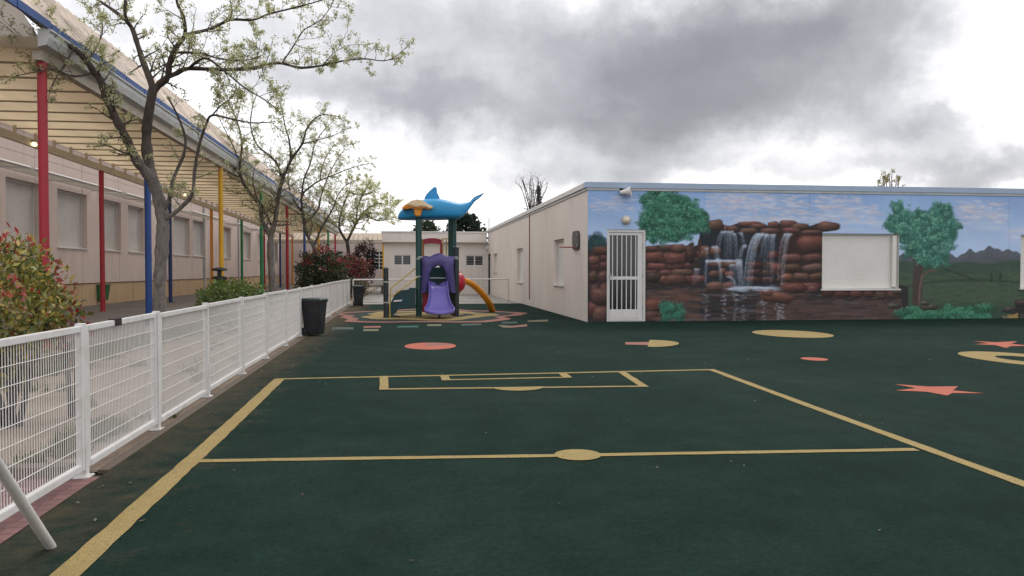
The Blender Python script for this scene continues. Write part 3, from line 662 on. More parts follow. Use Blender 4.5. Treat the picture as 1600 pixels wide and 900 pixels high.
mb = MB(); front.box(mb, -.07, front.L, HT-.14, HT+.01, -.04, .2); mb.build('front_coping', M['coping_blue'], bld, bevel=.006)
mb = MB(); side.box(mb, .2, side.L, HT-.13, HT+.005, -.07, .2); mb.build('side_coping', M['coping_white'], bld, bevel=.006)
mb = MB(); s0 = spx(826, 828, 330, 430)[0]; mb.tube([side.P(s0, 3.5, -.02), side.P(s0, .25, -.02)], .022, 8); mb.build('wall_joint', paint('rusty_joint', (.30, .17, .14), .7), bld)
def shutter_window(W, o, par, depth=.15, fr=.05, mat='shutter', sill=True, guide=True, sill_mat='white', name='window'):
    a0, a1, z0, z1 = o; f = MB()
    W.box(f, a0+.003, a0+fr, z0+.003, z1-.003, depth-.05, depth+.03); W.box(f, a1-fr, a1-.003, z0+.003, z1-.003, depth-.05, depth+.03)
    W.box(f, a0+fr, a1-fr, z1-fr, z1-.003, depth-.05, depth+.03); W.box(f, a0+fr, a1-fr, z0+.003, z0+fr*.6, depth-.05, depth+.03)
    fo = f.build(name, M['white'], par, bevel=.004)
    s = MB(); W.shutter(s, a0+fr, a1-fr, z0+fr*.6, z1-fr, depth-.005); s.build('shutter', M[mat], fo)
    if sill:
        s = MB(); W.box(s, a0-.04, a1+.04, z0-.045, z0-.002, -.05, depth); s.build('sill', M[sill_mat], fo, bevel=.006)
    return fo
w = shutter_window(front, WIN1, bld, .12, .04, sill=True)
a0, a1, z0, z1 = WIN1
mb = MB(); front.box(mb, a1-.17, a1-.055, z0+.05, z1-.05, .03, .10); mb.build('guide', M['shutter'], w, bevel=.004)
shutter_window(front, WIN2, bld, .12, .04)
for o in SW[:3]: shutter_window(side, o, bld, .14, .07, 'shutter')
o = SW[3]; mb = MB(); side.box(mb, o[0]+.01, o[1]-.01, 0.01, o[3]-.01, .08, .13); side_door = mb.build('door', M['white'], bld); side_door['label'] = 'plain white door in the far corner'
# barred front door
a0, a1, z0, z1 = DOOR
f = MB()
front.box(f, a0+.003, a0+.05, 0.005, z1-.003, .02, .10); front.box(f, a1-.06, a1-.003, 0.005, z1-.003, .02, .10); front.box(f, a0+.05, a1-.06, z1-.07, z1-.003, .02, .10)
dr = f.build('door', M['white'], bld, bevel=.005); dr['label'] = 'white front door with vertical bars'
def dpx(x): return at_y(x, 430, CY).x-CX
def dpz(y): return at_y(978, y, CY).z
lx0, lx1 = a0+.053, a1-.063; gx0, gx1 = dpx(953.5), dpx(997)
f = MB()
front.box(f, lx0, gx0, .03, z1-.075, .045, .085); front.box(f, gx1, lx1, .03, z1-.075, .045, .085)
front.box(f, gx0, gx1, dpz(367.5), z1-.075, .045, .085); front.box(f, gx0, gx1, dpz(437), dpz(432), .045, .085); front.box(f, gx0, gx1, .03, dpz(483.5), .045, .085)
front.box(f, gx0+.01, gx1+.05, .07, .09, .038, .045)
f.build('door_leaf', M['white'], dr, bevel=.004)
f = MB(); front.box(f, gx0, gx1, dpz(432), dpz(367.5), .07, .076); front.box(f, gx0, gx1, dpz(483.5), dpz(437), .07, .076); f.build('pane', M['glass'], dr)
f = MB()
for k in range(6):
    x = gx0+(gx1-gx0)*(k+.5)/6+.012
    front.box(f, x-.013, x+.013, dpz(432), dpz(367.5), .052, .066); front.box(f, x-.013, x+.013, dpz(483.5), dpz(437), .052, .066)
f.build('bars', M['white'], dr, bevel=.003)
f = MB(); hz = dpz(431); front.box(f, lx0+.015, lx0+.05, hz-.08, hz+.08, .035, .045); f.tube([front.P(lx0+.03, hz, .045), front.P(lx0+.03, hz, -.01), front.P(lx0+.14, hz, -.01)], .011, 8); f.build('handle', M['gutter'], dr)
for z in (.35, 1.2, 2.0): f = MB(); f.tube([front.P(a1-.062, z-.05, .03), front.P(a1-.062, z+.05, .03)], .014, 8); f.build('hinge', M['gutter'], dr)
f = MB(); front.box(f, lx0, lx1, .005, .03, .0, .10); f.build('threshold', M['gutter'], dr)
# wall lamp over the door, floodlight, hoop
p = at_y(978, 344, CY); t = thing('wall_lamp', (p.x, CY, p.z), 'round bulkhead lamp fixed above the barred door', 'lamp')
mb = MB(); mb.lathe((p.x, CY, p.z), [(.125, 0), (.125, .03), (.11, .045)], 24, (0, -1, 0)); mb.build('lamp_base', M['gutter'], t, True)
mb = MB(); mb.lathe((p.x, CY, p.z), [(.10, .045), (.092, .08), (.07, .11), (.04, .127), (.005, .132)], 24, (0, -1, 0)); mb.build('lamp_shade', M['brass'], t, True)
p = at_y(974, 300, CY); t = thing('floodlight', (p.x, CY, p.z), 'white cone floodlight hanging high on the mural above the door', 'floodlight')
A = Vector((p.x-.11, CY-.10, p.z-.03)); D = Vector((.93, -.35, .10)).normalized()
mb = MB(); mb.lathe(A, [(.05, 0), (.062, .03), (.065, .10), (.085, .14), (.135, .27), (.14, .275), (.128, .262), (.02, .16)], 20, D); mb.build('lamp_housing', M['white'], t, True)
mb = MB(); mb.lathe(A+D*.2, [(.085, 0), (.06, .02), (.01, .03)], 16, D); mb.build('lens', M['glass'], t, True)
mb = MB(); mb.tube([(p.x-.06, CY, p.z+.02), A+D*.08], .02, 8); mb.box(p.x-.11, p.x-.01, CY-.02, CY-.001, p.z-.05, p.z+.09); mb.build('bracket', M['gutter'], t)
mb = MB(); mb.tube([(p.x-.06, CY-.015, p.z+.09), (p.x-.09, CY-.015, p.z+.15), (p.x-.05, CY-.02, HT-.16)], .007, 6); mb.build('cable', M['dark'], t)
Yh = CY+1.25; xh = CX+(FX_-CX)*(Yh-CY)/(FY_-CY); zc = at_y(905.5, 375.5, Yh).z
t = thing('basketball_hoop', (xh, Yh, zc), 'small rounded grey basketball backboard with red rim on pale side wall', 'basketball hoop')
pts = []
for cx, cz, s in ((.26, .14, 0), (-.26, .14, 90), (-.26, -.14, 180), (.26, -.14, 270)):
    for k in range(7): an = R(s+15*k); pts.append((xh-.005, Yh+cx+.13*math.cos(an), zc+cz*.9+.13*math.sin(an)))
mb = MB(); mb.prism(pts, (-.05, 0, 0)); mb.build('backboard', M['hoop'], t, bevel=.008)
for dy, dz in ((-.3, .15), (.3, .15), (-.3, -.15), (.3, -.15)): mb = MB(); mb.lathe((xh-.055, Yh+dy, zc+dz), [(.022, 0), (.022, .01), (.012, .016)], 8, (-1, 0, 0)); mb.build('bolt', M['gutter'], t)
mb = MB(); rc = Vector((xh-.30, Yh, zc-.19)); n = 28
mb.tube([rc+Vector((.19*math.cos(2*math.pi*k/n), .19*math.sin(2*math.pi*k/n), 0)) for k in range(n+1)], .012, 6, False)
mb.tube([(xh-.055, Yh-.06, zc-.19), rc+Vector((.18, -.05, 0))], .011, 6); mb.tube([(xh-.055, Yh+.06, zc-.19), rc+Vector((.18, .05, 0))], .011, 6); mb.build('rim', M['red_pl'], t, True)

# ------------------------------------------------------------------ far small building
FYB = 42.9; fx0 = at_y(600, 420, FYB).x; fw = Wall((fx0, FYB), (FX_+.1, FYB), (0, 1))
fb = thing('prefab_building', (fx0, FYB, 0), 'low cream prefab building behind the play tower', 'building')
def wpx(x0, x1, y0, y1):
    p, q = at_y(x0, y1, FYB), at_y(x1, y0, FYB); return (p.x-fx0, q.x-fx0, p.z, q.z)
ops = [wpx(615, 642.5, 398, 414.5), wpx(727.5, 755.5, 399, 415.5)]
zp = at_y(680, 379, FYB).z; zt = at_y(680, 361.5, FYB-.35).z
mb = MB(); fw.sheet(mb, 0, fw.L, 0, zp, ops, .12); mb.box(fx0, FX_+.1, FYB+.25, FYB+9, 0, zp); fw.box(mb, 0, .25, 0, zp, 0.26, .3)
mb.quad((fx0, FYB, 0), (fx0, FYB+.3, 0), (fx0, FYB+.3, zp), (fx0, FYB, zp)); mb.build('wall', M['far_wall'], fb)
mb = MB(); mb.box(fx0-.1, FX_-.12, FYB-.35, FYB+9, zp, zt-.08); mb.build('parapet', M['far_wall'], fb, bevel=.01)
mb = MB(); mb.box(fx0-.14, FX_-.1, FYB-.39, FYB+9, zt-.08, zt); mb.build('coping', M['coping_white'], fb, bevel=.01)
for o in ops:
    a0, a1, z0, z1 = o; f = MB(); am = (a0+a1)/2
    for x0, x1, y0, y1 in ((a0, a0+.05, z0, z1), (a1-.05, a1, z0, z1), (am-.035, am+.035, z0+.05, z1-.05), (a0+.05, a1-.05, z0, z0+.05), (a0+.05, a1-.05, z1-.05, z1)): fw.box(f, x0+.001, x1-.001, y0+.001, y1-.001, .03, .11)
    wo = f.build('window', M['white'], fb); g = MB(); fw.box(g, a0+.05, a1-.05, z0+.05, z1-.05, .07, .08); g.build('pane', M['glass'], wo)
    g = MB()
    for k in range(1, 4): z = z0+(z1-z0)*k/4; fw.box(g, a0+.05, a1-.05, z-.006, z+.006, .04, .052)
    g.build('bars', M['gutter'], wo)
p = at_y(763.5, 387, FYB-.2); t = thing('corner_lamp', (p.x, FYB, p.z), 'small round lamp in the corner between prefab and mural building', 'lamp')
mb = MB(); mb.lathe((p.x, FYB-.005, p.z), [(.16, 0), (.16, .06), (.13, .14), (.05, .2), (.01, .21)], 16, (0, -1, 0)); mb.build('lamp_shade', M['wire'], t, True)
mb = MB(); mb.tube([(p.x, FYB-.42, p.z+.9), (p.x, FYB-.42, zt+.75)], .03, 8); mb.box(p.x-.04, p.x+.04, FYB-.46, FYB-.38, zt-.8, zt+.01); mb.tube([(p.x, FYB-.42, zt-.7), (p.x, FYB-.05, p.z+.16)], .025, 6); mb.build('bracket', M['gutter'], t)

# ------------------------------------------------------------------ left school building
LX, LZ = -11.0, 5.6
lw = Wall((LX, 6.0), (LX, 78.0), (-1, 0))
lb = thing('school_building', (LX, 6, .12), 'long pinkish white school wing with ochre base and closed grey shutters', 'building')
def lpx(px): return at_x(px, 420, LX).y
LWIN = [(lpx(-75), lpx(-25)), (lpx(11), lpx(64)), (lpx(91), lpx(137)), (lpx(162), lpx(190)), (lpx(201), lpx(226)), (lpx(272), lpx(297)), (lpx(302), lpx(321)), (lpx(349), lpx(361)), (lpx(381), lpx(392)), (lpx(404), lpx(412)), (lpx(428), lpx(434)), (lpx(452), lpx(457))]
WZ0, WZ1 = at_x(114, 387, LX).z, at_x(114, 300, LX).z
ZB = at_x(200, 441, LX).z
lops = [(a-6, b-6, WZ0, WZ1) for a, b in LWIN]
mb = MB(); lw.sheet(mb, 0, 72, ZB+.03, LZ, lops, .22); mb.box(LX-12, LX-.3, 6, 78, .1, LZ-.2); mb.box(LX-.31, LX-.001, 6.0, 6.2, ZB+.03, LZ-.01); mb.build('wall', M['wall_left'], lb)
mb = MB(); lw.box(mb, 0, 72, .1, ZB, -.03, .3); mb.build('wall_base', M['wainscot'], lb)
mb = MB(); lw.box(mb, 0, 72, ZB, ZB+.035, -.05, .05); mb.build('base_trim', paint('brown_trim', (.12, .08, .055), .7), lb)
mb = MB()
for z in (4.25, 4.7, 5.15): lw.box(mb, 0, 72, z, z+.012, -.006, .01)
for a in np.arange(2.0, 72, 3.3): lw.box(mb, a, a+.012, ZB+.05, LZ-.05, -.007, .01)
mb.build('panel_joints', paint('grey_joint', (.44, .37, .34), .8), lb)
mb = MB(); lw.box(mb, -.2, 72, LZ-.05, LZ+.12, -.25, 12); mb.build('roof', M['coping_white'], lb)
for o in lops:
    f = shutter_window(lw, o, lb, .20, .06, 'shutter_grey')
# sun-shade hoods over the windows, with fallen leaves caught on them
def hood(a0, a1, z, out):
    f = MB()
    for a in (a0, (a0+a1)/2, a1): f.tube([lw.P(a, z+.02, -.0), lw.P(a, z-.02, -out)], .022, 6)
    f.tube([lw.P(a0, z-.02, -out), lw.P(a1, z-.02, -out)], .045, 6)
    ho = f.build('window_hood', M['white'], lb); s = MB()
    for k in range(1, 10): q = k/10; s.tube([lw.P(a0, z+.02-.04*q, -out*q), lw.P(a1, z+.02-.04*q, -out*q)], .014, 5)
    s.build('slat', M['cream_beam'], ho)
    l = MB()
    for _ in range(140):
        a, q = random.uniform(a0, a1), random.uniform(.05, .95); c = Vector(lw.P(a, z+.055-.04*q, -out*q)); e1 = Vector((random.gauss(0, 1), random.gauss(0, 1), random.gauss(0, .3))).normalized()*.05; e2 = Vector((random.gauss(0, 1), random.gauss(0, 1), .2)).normalized()*.035
        l.quad(c-e1, c-e2, c+e1, c+e2)
    l.build('caught_leaves', paint('dry_leaf', (.20, .11, .06), .8, .4, 30), ho)
HZ = WZ1+.18
for i0, i1 in ((0, 0), (1, 2), (3, 4), (5, 6), (7, 7), (8, 8), (9, 9), (10, 10)): hood(LWIN[i0][0]-6.5, LWIN[i1][1]-5.6, HZ, .95)
for Y in (43.2, 51.6): f = MB(); f.tube([lw.P(Y-6, .2, -.06), lw.P(Y-6, 4.9, -.06)], .05, 8); f.build('downpipe', M['gutter'], lb)

# ------------------------------------------------------------------ canopy with coloured columns
OX, IX, CZ = -5.7, -9.1, 4.70
cy0 = at_x(70, 420, OX).y-.15; cy1 = 62.5
cn = thing('walkway_canopy', (OX, 8, .12), 'long cream roofed walkway canopy on columns of many bright colours', 'canopy')
mb = MB(); step = 1.0; y = cy0
while y < cy1-.01:
    mb.hexa([(IX-.2, y+.012, CZ), (OX, y+.012, CZ), (OX, min(y+step, cy1)-.012, CZ), (IX-.2, min(y+step, cy1)-.012, CZ), (IX-.2, y+.012, CZ+.012), (OX, y+.012, CZ+.012), (OX, min(y+step, cy1)-.012, CZ+.012), (IX-.2, min(y+step, cy1)-.012, CZ+.012)]); y += step
mb.build('ceiling', M['ceiling'], cn)
mb = MB(); y = cy0
while y < cy1: mb.box(IX-.25, OX-.02, y-.022, y+.022, CZ-.03, CZ-.002); y += step
mb.build('battens', M['batten'], cn)
mb = MB(); mb.box(IX-.05, IX+.05, cy0-.1, cy1, CZ-.40, CZ-.22)
mb.build('inner_beam', M['cream_beam'], cn)
y = cy0+.5; st0 = None
while y < cy1:
    mb = MB(); mb.box(IX-.03, IX+.03, y-.025, y+.025, CZ-.22, CZ-.036); mb.build('stub', M['cream_beam'], cn); y += step
mb = MB(); mb.box(OX-.07, OX+.07, cy0-.01, cy1, CZ-.22, CZ-.065); mb.build('outer_beam', M['beam'], cn)
mb = MB(); mb.box(IX-.2, OX+.06, cy0-.12, cy0-.02, CZ-.06, CZ+.10); mb.build('end_beam', M['ceiling'], cn)
g = [(OX+.075, CZ-.06), (OX+.20, CZ-.02), (OX+.24, CZ+.10), (OX+.24, CZ+.17), (OX+.27, CZ+.19), (OX+.27, CZ+.22), (OX+.075, CZ+.22)]
mb = MB(); mb.prism([(x, cy0-.15, z) for x, z in g], (0, cy1-cy0+.15, 0)); mb.build('gutter', M['gutter'], cn)
mb = MB(); y = 6.5; k = 0
while y < cy1:
    L = 1.05; h = CZ+.23+random.uniform(0, .03); mb.box(OX+.20, OX+.235, y, y+L-.03, h-.02, CZ+random.choice([.33, .35, .36]))
    y += L; k += 1
mb.build('blue_fascia', M['fascia_blue'], cn)
# steep corrugated strip
mb = MB(); X0, Z0, X1, Z1 = OX+.16, CZ+.37, OX-.85, CZ+1.58
n = int((cy1-6.5)/.045); ring0 = []; ring1 = []
for i in range(n+1):
    y = 6.5+(cy1-6.5)*i/n; w = .035*math.sin(i*math.pi/4*1.0); nx_, nzn = .78, .62
    ring0.append((X0+nx_*w, y, Z0+nzn*w)); ring1.append((X1+nx_*w, y, Z1+nzn*w))
mb.loft([ring0, ring1], closed=False); mb.build('roof_sheet', M['roofsheet'], cn, recalc=False)
mb = MB()
for q in (.02, .5, .98): mb.tube([(X0+(X1-X0)*q-.06, 6.5, Z0+(Z1-Z0)*q-.05), (X0+(X1-X0)*q-.06, cy1, Z0+(Z1-Z0)*q-.05)], .035, 6)
mb.build('purlin', M['beam'], cn)
mb = MB(); mb.poly([(OX+.02, cy0+.1, CZ+.1), (OX-.85, cy0+.1, CZ+1.5), (IX-.3, cy0+.1, CZ+1.5), (IX-.3, cy0+.1, CZ+.1)]); gp = mb.build('gable_panel', M['wire'], cn)
mb = MB()
for x in np.arange(IX, OX, .55): mb.box(x-.02, x+.02, cy0+.04, cy0+.095, CZ+.1, CZ+.1+min(1.35, max(.2, (OX-x)*1.3)))
mb.build('gable_ribs', M['white'], cn)
def column(px, X, mat, lab, top):
    Y = at_x(px, 420, X).y; mb = MB(); mb.tube([(X, Y, .12), (X, Y, top)], .07, 16)
    mb.lathe((X, Y, .12), [(.12, 0), (.12, .012), (.071, .013)], 12)
    o = mb.build('column', M[mat], cn, True); o['label'] = lab
    return Y
for px, mt, nm in ((70, 'col_red', 'red'), (232, 'col_blue', 'blue'), (346, 'col_yellow', 'yellow'), (409, 'col_green', 'green'), (449, 'col_red', 'red'), (476, 'col_blue', 'blue'), (498, 'col_yellow', 'yellow'), (513, 'col_green', 'green'), (524, 'col_red', 'red')): column(px, OX, mt, nm+' outer column', CZ-.22)
for px, mt, nm in ((160, 'col_red', 'red'), (266, 'col_navy', 'navy'), (331, 'col_orange', 'amber'), (378, 'col_green', 'green'), (413, 'col_red', 'dark red'), (438, 'col_navy', 'navy'), (457, 'col_orange', 'orange')): column(px, IX, mt, nm+' inner column', CZ-.40)
for Y, lab in ((20.0, 'small lit bulb under the canopy beam by the nearest red column'), (32.6, 'small lit bulb under the canopy beam behind the first tree')):
    t = thing('ceiling_lamp', (IX+.2, Y, CZ-.25), lab, 'lamp'); mb = MB(); mb.lathe((IX+.12, Y, CZ-.31), [(.01, -.06), (.055, -.04), (.065, 0), (.04, .05), (.01, .06)], 12); mb.build('bulb', M['bulb'], t, True)
    mb = MB(); mb.box(IX+.052, IX+.16, Y-.04, Y+.04, CZ-.26, CZ-.21); mb.build('lamp_base', M['beam'], t)

# the roof falls slightly towards its far end
for ch in cn.children:
    for v in ch.data.vertices:
        if v.co.z+.12 > 3.9: v.co.z -= .0105*(v.co.y+ORG[cn.name].y-24.5)

# ------------------------------------------------------------------ far cross canopy and back building
cc_ = thing('cross_canopy', (-5, 63.5, .12), 'tan roofed cross canopy at the far end of the walkway', 'canopy')
xr = at_y(604, 370, 62).x
mb = MB()
for k in range(26):
    x0 = -12+(xr+12)*k/26; x1 = -12+(xr+12)*(k+1)/26
    mb.hexa([(x0+.02, 63.4, 3.72), (x1-.02, 63.4, 3.72), (x1-.02, 66, 4.4), (x0+.02, 66, 4.4), (x0+.02, 63.4, 3.80), (x1-.02, 63.4, 3.80), (x1-.02, 66, 4.48), (x0+.02, 66, 4.48)])
mb.box(-12, xr, 63.5, 66, 3.6, 3.7); mb.build('roof', M['tan_roof'], cc_)
mb = MB(); mb.box(-12, xr, 63.35, 63.5, 3.55, 3.72); mb.build('beam', M['beam'], cc_)
for px, mt in ((599, 'col_yellow'), (603, 'col_red')):
    p = at_y(px, 420, 63.7); mb = MB(); mb.tube([(p.x, 63.7, 0), (p.x, 63.7, 3.6)], .08, 10); mb.build('column', M[mt], cc_, True)
hb = thing('end_building', (-12, 70, 0), 'pale grey building seen under the far cross canopy', 'building')
mb = MB(); ew = Wall((-12, 69), (6, 69), (0, 1)); eo = [(8.2, 10.1, 1.4, 3.0), (4.2, 6.2, 1.4, 3.0)]; ew.sheet(mb, 0, 18, 0, 4.2, eo, .2); mb.box(-12, 6, 69.3, 76, 0, 4.2); mb.build('wall', M['wall_left'], hb)
for o in eo:
    f = MB(); ew.box(f, o[0], o[1], o[2], o[3], .15, .2); g = f.build('window', M['glass'], hb); f = MB()
    for k in range(6): x = o[0]+(o[1]-o[0])*k/5; ew.box(f, x-.035, x+.035, o[2], o[3], .08, .14)
    for k in range(6): z = o[2]+(o[3]-o[2])*k/5; ew.box(f, o[0], o[1], z-.03, z+.03, .06, .075)
    f.build('frame', M['white'], g)
mb = MB(); mb.box(-12.2, 6.2, 68.7, 76, 4.2, 4.5); mb.build('roof', M['coping_white'], hb)

# ------------------------------------------------------------------ white mesh fence
fd = (FB-FA); fd.z = 0; flen = fd.length; fdir = fd.normalized(); ang = math.atan2(fdir.y, fdir.x)
NP = 14; PIT_ = flen/NP; FH = 1.0
fe = thing('mesh_fence', (FA.x, FA.y, 0), 'long white wire mesh fence with steel posts beside the green yard', 'fence')
rail = MB(); L = PIT_-.075
rail.box(0, .052, -.015, .015, .055, FH-.01); rail.box(L-.052, L, -.02, .02, .055, FH-.01); rail.box(.05, L-.05, -.02, .02, FH-.05, FH-.01); rail.box(.05, L-.05, -.02, .02, .055, .10)
wires = MB(); nv = 48
for k in range(1, nv):
    x = .05+(L-.1)*k/nv; wires.tube([(x, .004, .10), (x, .004, FH-.05)], .0028, 4, False)
for k in range(1, 8):
    z = .10+(FH-.15)*k/8; wires.tube([(.05, -.006, z), (L-.05, -.006, z)], .0027, 5, False)
postm = MB(); postm.box(-.03, .03, -.026, .026, 0, FH+.004); postm.box(-.055, .055, -.05, .05, 0, .012)
for z in (.2, .8): postm.box(-.041, .041, -.006, .006, z-.006, z+.006)
P0 = P1 = W0 = None
jit = [random.uniform(-.008, .008) for _ in range(40)]
PS = [-3.3, -1.6, .04, 1.54, 3.24, 5.05, 6.8, 8.78, 10.76, 12.87, 15.0, 17.3, 19.65, 22.1, 23.7, 25.2]
for i in range(len(PS)):
    loc = fdir*PS[i]
    if P0 is None: q = P0 = postm.build('post', M['fence_white'], fe, bevel=.004, local=True)
    else: q = P0.copy(); COL.objects.link(q)
    q.location = (loc.x, loc.y, 0); q.rotation_euler = (jit[i]*1.6, jit[i+5]*1.6, ang)
    if i == len(PS)-1: break
    lo = fdir*(PS[i]+.0375); sc_ = (PS[i+1]-PS[i]-.075)/L
    if P1 is None:
        P1 = q = rail.build('panel', M['fence_white'], fe, bevel=.004, local=True); W0 = wires.build('wire_mesh', M['wire'], P1, local=True)
    else:
        q = P1.copy(); COL.objects.link(q); w2 = W0.copy(); COL.objects.link(w2); w2.parent = q
    q.location = (lo.x, lo.y, jit[i+9]); q.rotation_euler = (jit[i+12]*1.5, jit[i+20]*.4, ang+jit[i+3]*.6); q.scale.x = sc_
mb = MB(); tl = fdir*(PIT_*.46); tz = FH-.03
tp = FA+fdir*.62
mb.box(tp.x-.028, tp.x+.030, tp.y-.05, tp.y+.05, FH-.052, FH+.002); tgo = mb.build('maker_plate', paint('brown_plate', (.022, .014, .012), .5), fe); tgo['label'] = 'small brown plate on the top rail'
# goal frame at the left edge: only its white rear stay is in view
g0 = at(80, 855); g1 = at_y(0, 733, g0.y-.70); gd = (g1-g0)
gt = g0+gd*2.05
gf = thing('goal_frame', (g0.x, g0.y, 0), 'white tubular goal stay slanting down to the court by the near fence', 'goal')
mb = MB(); mb.tube([g0-gd.normalized()*.0, gt], .023, 14); mb.build('stay', M['white'], gf, True)
mb = MB(); mb.tube([(gt.x, gt.y, 0), (gt.x, gt.y, gt.z+.03)], .036, 12); mb.tube([(gt.x, gt.y, gt.z), (gt.x, gt.y-1.6, gt.z)], .036, 12); mb.tube([(gt.x, gt.y-1.6, 0), (gt.x, gt.y-1.6, gt.z+.03)], .036, 12); mb.build('crossbar', M['white'], gf, True)

# low white rail at the far edge of the rubber
ra, rb = at(552, 477), at(794.5, 474); rf = thing('white_railing', (ra.x, ra.y, 0), 'low thin white railing across the far edge of the green yard', 'railing')
mb = MB(); zt2 = .98; mb.tube([(ra.x, ra.y, zt2), (rb.x, rb.y, zt2)], .028, 8); mb.tube([(ra.x, ra.y, .12), (rb.x, rb.y, .12)], .02, 6); mb.build('rail', M['white'], rf, True)
for k in range(2):
    q = ra.lerp(rb, k); mb = MB(); mb.tube([(q.x, q.y, 0), (q.x, q.y, zt2)], .03, 8); mb.box(q.x-.07, q.x+.07, q.y-.07, q.y+.07, 0, .012); mb.build('post', M['white'], rf)
mb = MB()
nwr = int((rb-ra).length/.12)
for k in range(1, nwr): q = ra.lerp(rb, k/nwr); mb.tube([(q.x, q.y, .12), (q.x, q.y, zt2)], .0022, 3, False)
mb.build('wire_mesh', M['wire'], rf)
p0, p1 = at(566, 459), at(600, 459); hz0 = at_y(580, 446, p0.y).z; hz1 = at_y(580, 438.5, p0.y).z
mb = MB(); mb.box(p0.x, p1.x, p0.y, p0.y+.5, hz0, hz1); bt = thing('white_bench', (p0.x, p0.y, 0), 'low white bench standing beyond the white railing', 'bench'); mb.build('seat', M['white'], bt, bevel=.02)
for x in (p0.x+.12, p1.x-.12): mb = MB(); mb.box(x-.06, x+.06, p0.y+.08, p0.y+.42, 0, hz0); mb.build('leg', M['concrete'], bt)

# ------------------------------------------------------------------ wheelie bins
def wheelie(name, loc, rz, label, sc=1.0):
    t = bpy.data.objects.new(name, None); COL.objects.link(t); tag(t, label, 'bin', 'dark wheelie bins by the mesh fence'); ORG[t.name] = Vector((0, 0, 0))
    def rect(wx, wy, z, oy=0): return [(-wx, -wy+oy, z), (wx, -wy+oy, z), (wx, wy+oy, z), (-wx, wy+oy, z)]
    mb = MB(); mb.loft([rect(.17, .17, .03), rect(.18, .185, .10), rect(.225, .235, .70), rect(.225, .235, .715)]); mb.loft([rect(.245, .255, .70), rect(.245, .255, .735)])
    mb.box(-.12, .12, -.215, -.19, .25, .55); mb.build('body', M['binbody'], t, bevel=.012)
    mb = MB(); mb.loft([rect(.25, .265, .737), rect(.25, .265, .765), rect(.22, .23, .79), rect(.14, .15, .80)]); mb.box(-.10, .10, -.295, -.262, .74, .765); mb.build('lid', M['binlid'], t, bevel=.008)
    mb = MB(); mb.tube([(-.2, .29, .72), (.2, .29, .72)], .016, 8)
    for x in (-.2, .2): mb.box(x-.015, x+.015, .25, .30, .69, .73)
    mb.build('handle', M['binbody'], t)
    for x in (-.19, .19):
        mb = MB(); mb.lathe((x-.025, .19, .09), [(.03, 0), (.09, 0), (.09, .05), (.03, .05)], 18, (1, 0, 0)); mb.build('wheel', M['dark'], t, True)
    t.location = loc; t.rotation_euler.z = rz; t.scale = (sc*.9, sc*.9, sc*1.04)
    return t
p = at(488, 525.5)
b1 = wheelie('wheelie_bin', (p.x+.02, p.y+.18, 0), R(72), 'nearer wheelie bin with green lid, against the mesh fence', .94)
p = at(560, 478.5); b2 = copy_tree(b1); b2.location = (p.x, p.y, 0); b2.rotation_euler.z = R(8); b2['label'] = 'farther dark wheelie bin at the corner of fence and railing'
# black litter bin behind the green shrub, green bin on the wall
p = at_y(343, 424, 21.8); t = thing('litter_bin', (p.x, 21.8, .12), 'black litter bin with raised round cap behind the pale green shrub', 'bin')
if True:
    mb = MB(); mb.lathe((p.x, 21.8, .12), [(.14, 0), (.16, .05), (.165, .95), (.19, .97), (.19, 1.05), (.10, 1.07)], 20); mb.build('body', M['black'], t, True)
    mb = MB(); mb.lathe((p.x, 21.8, .12), [(.055, 1.07), (.055, 1.2), (.20, 1.215), (.21, 1.235), (.19, 1.28), (.06, 1.305)], 20); mb.build('lid', M['black'], t, True)
p = at_x(163, 460, LX+.22); t = thing('green_litter_bin', (LX, p.y, .3), 'small green litter bin fixed low on the ochre wall base', 'bin')
mb = MB(); mb.loft([[(LX+.04, p.y-.16, .28), (LX+.30, p.y-.16, .28), (LX+.30, p.y+.16, .28), (LX+.04, p.y+.16, .28)], [(LX+.035, p.y-.2, .80), (LX+.36, p.y-.2, .80), (LX+.36, p.y+.2, .80), (LX+.035, p.y+.2, .80)]]); mb.build('body', M['green_bin'], t, bevel=.015)
mb = MB(); mb.box(LX+.033, LX+.38, p.y-.22, p.y+.22, .80, .84); mb.build('rim', M['green_bin'], t, bevel=.01)

# ------------------------------------------------------------------ play tower
TY = 22.4
pt = thing('play_tower', (at_y(683, 480, TY).x, TY, 0), 'colourful play tower with blue dolphin roof and purple slide', 'play tower')
def Q(px, py, Y): return at_y(px, py, Y)
YF, YB = 22.35, 23.55
xa = Q(654, 400, YF).x; xd = Q(712.5, 440, YF+.1).x; PZ = .86
def post(x, Y, z1, r=.083, mat='post', cap=True, lab=None):
    mb = MB(); mb.tube([(x, Y, 0), (x, Y, z1)], r, 16); mb.lathe((x, Y, 0), [(r+.03, 0), (r+.03, .015), (r+.001, .018)], 14); o = mb.build('post', M[mat], pt, True)
    if lab: o['label'] = lab
    if cap: mb = MB(); mb.lathe((x, Y, z1), [(r+.012, 0), (r+.012, .03), (r*.6, .06), (.01, .07)], 14); mb.build('post_cap', M['post_dark'], o, True)
    for z in (z1*.45, z1*.8):
        pass
    return o
ztall = Q(654, 342, YF).z
post(xa, YF, ztall, cap=False); xb = Q(704.5, 380, YB).x; post(xb, YB, Q(704, 342, YB).z, cap=False); xbl = Q(660, 400, YB).x
xr2 = Q(709, 380, YF+.55).x; post(xr2, YF+.6, Q(706, 342, YF+.6).z, cap=False); post(xa+.03, YB, Q(654, 343, YB).z, cap=False)
post(xd, YF+.05, Q(712, 388, YF).z, .085, 'post_dark', lab='short charcoal post')
xs = Q(603, 450, 22.0).x; post(xs, 22.0, Q(603, 421, 22.0).z, .072, 'post_dark', lab='short charcoal post at the foot of the steps')
mb = MB()
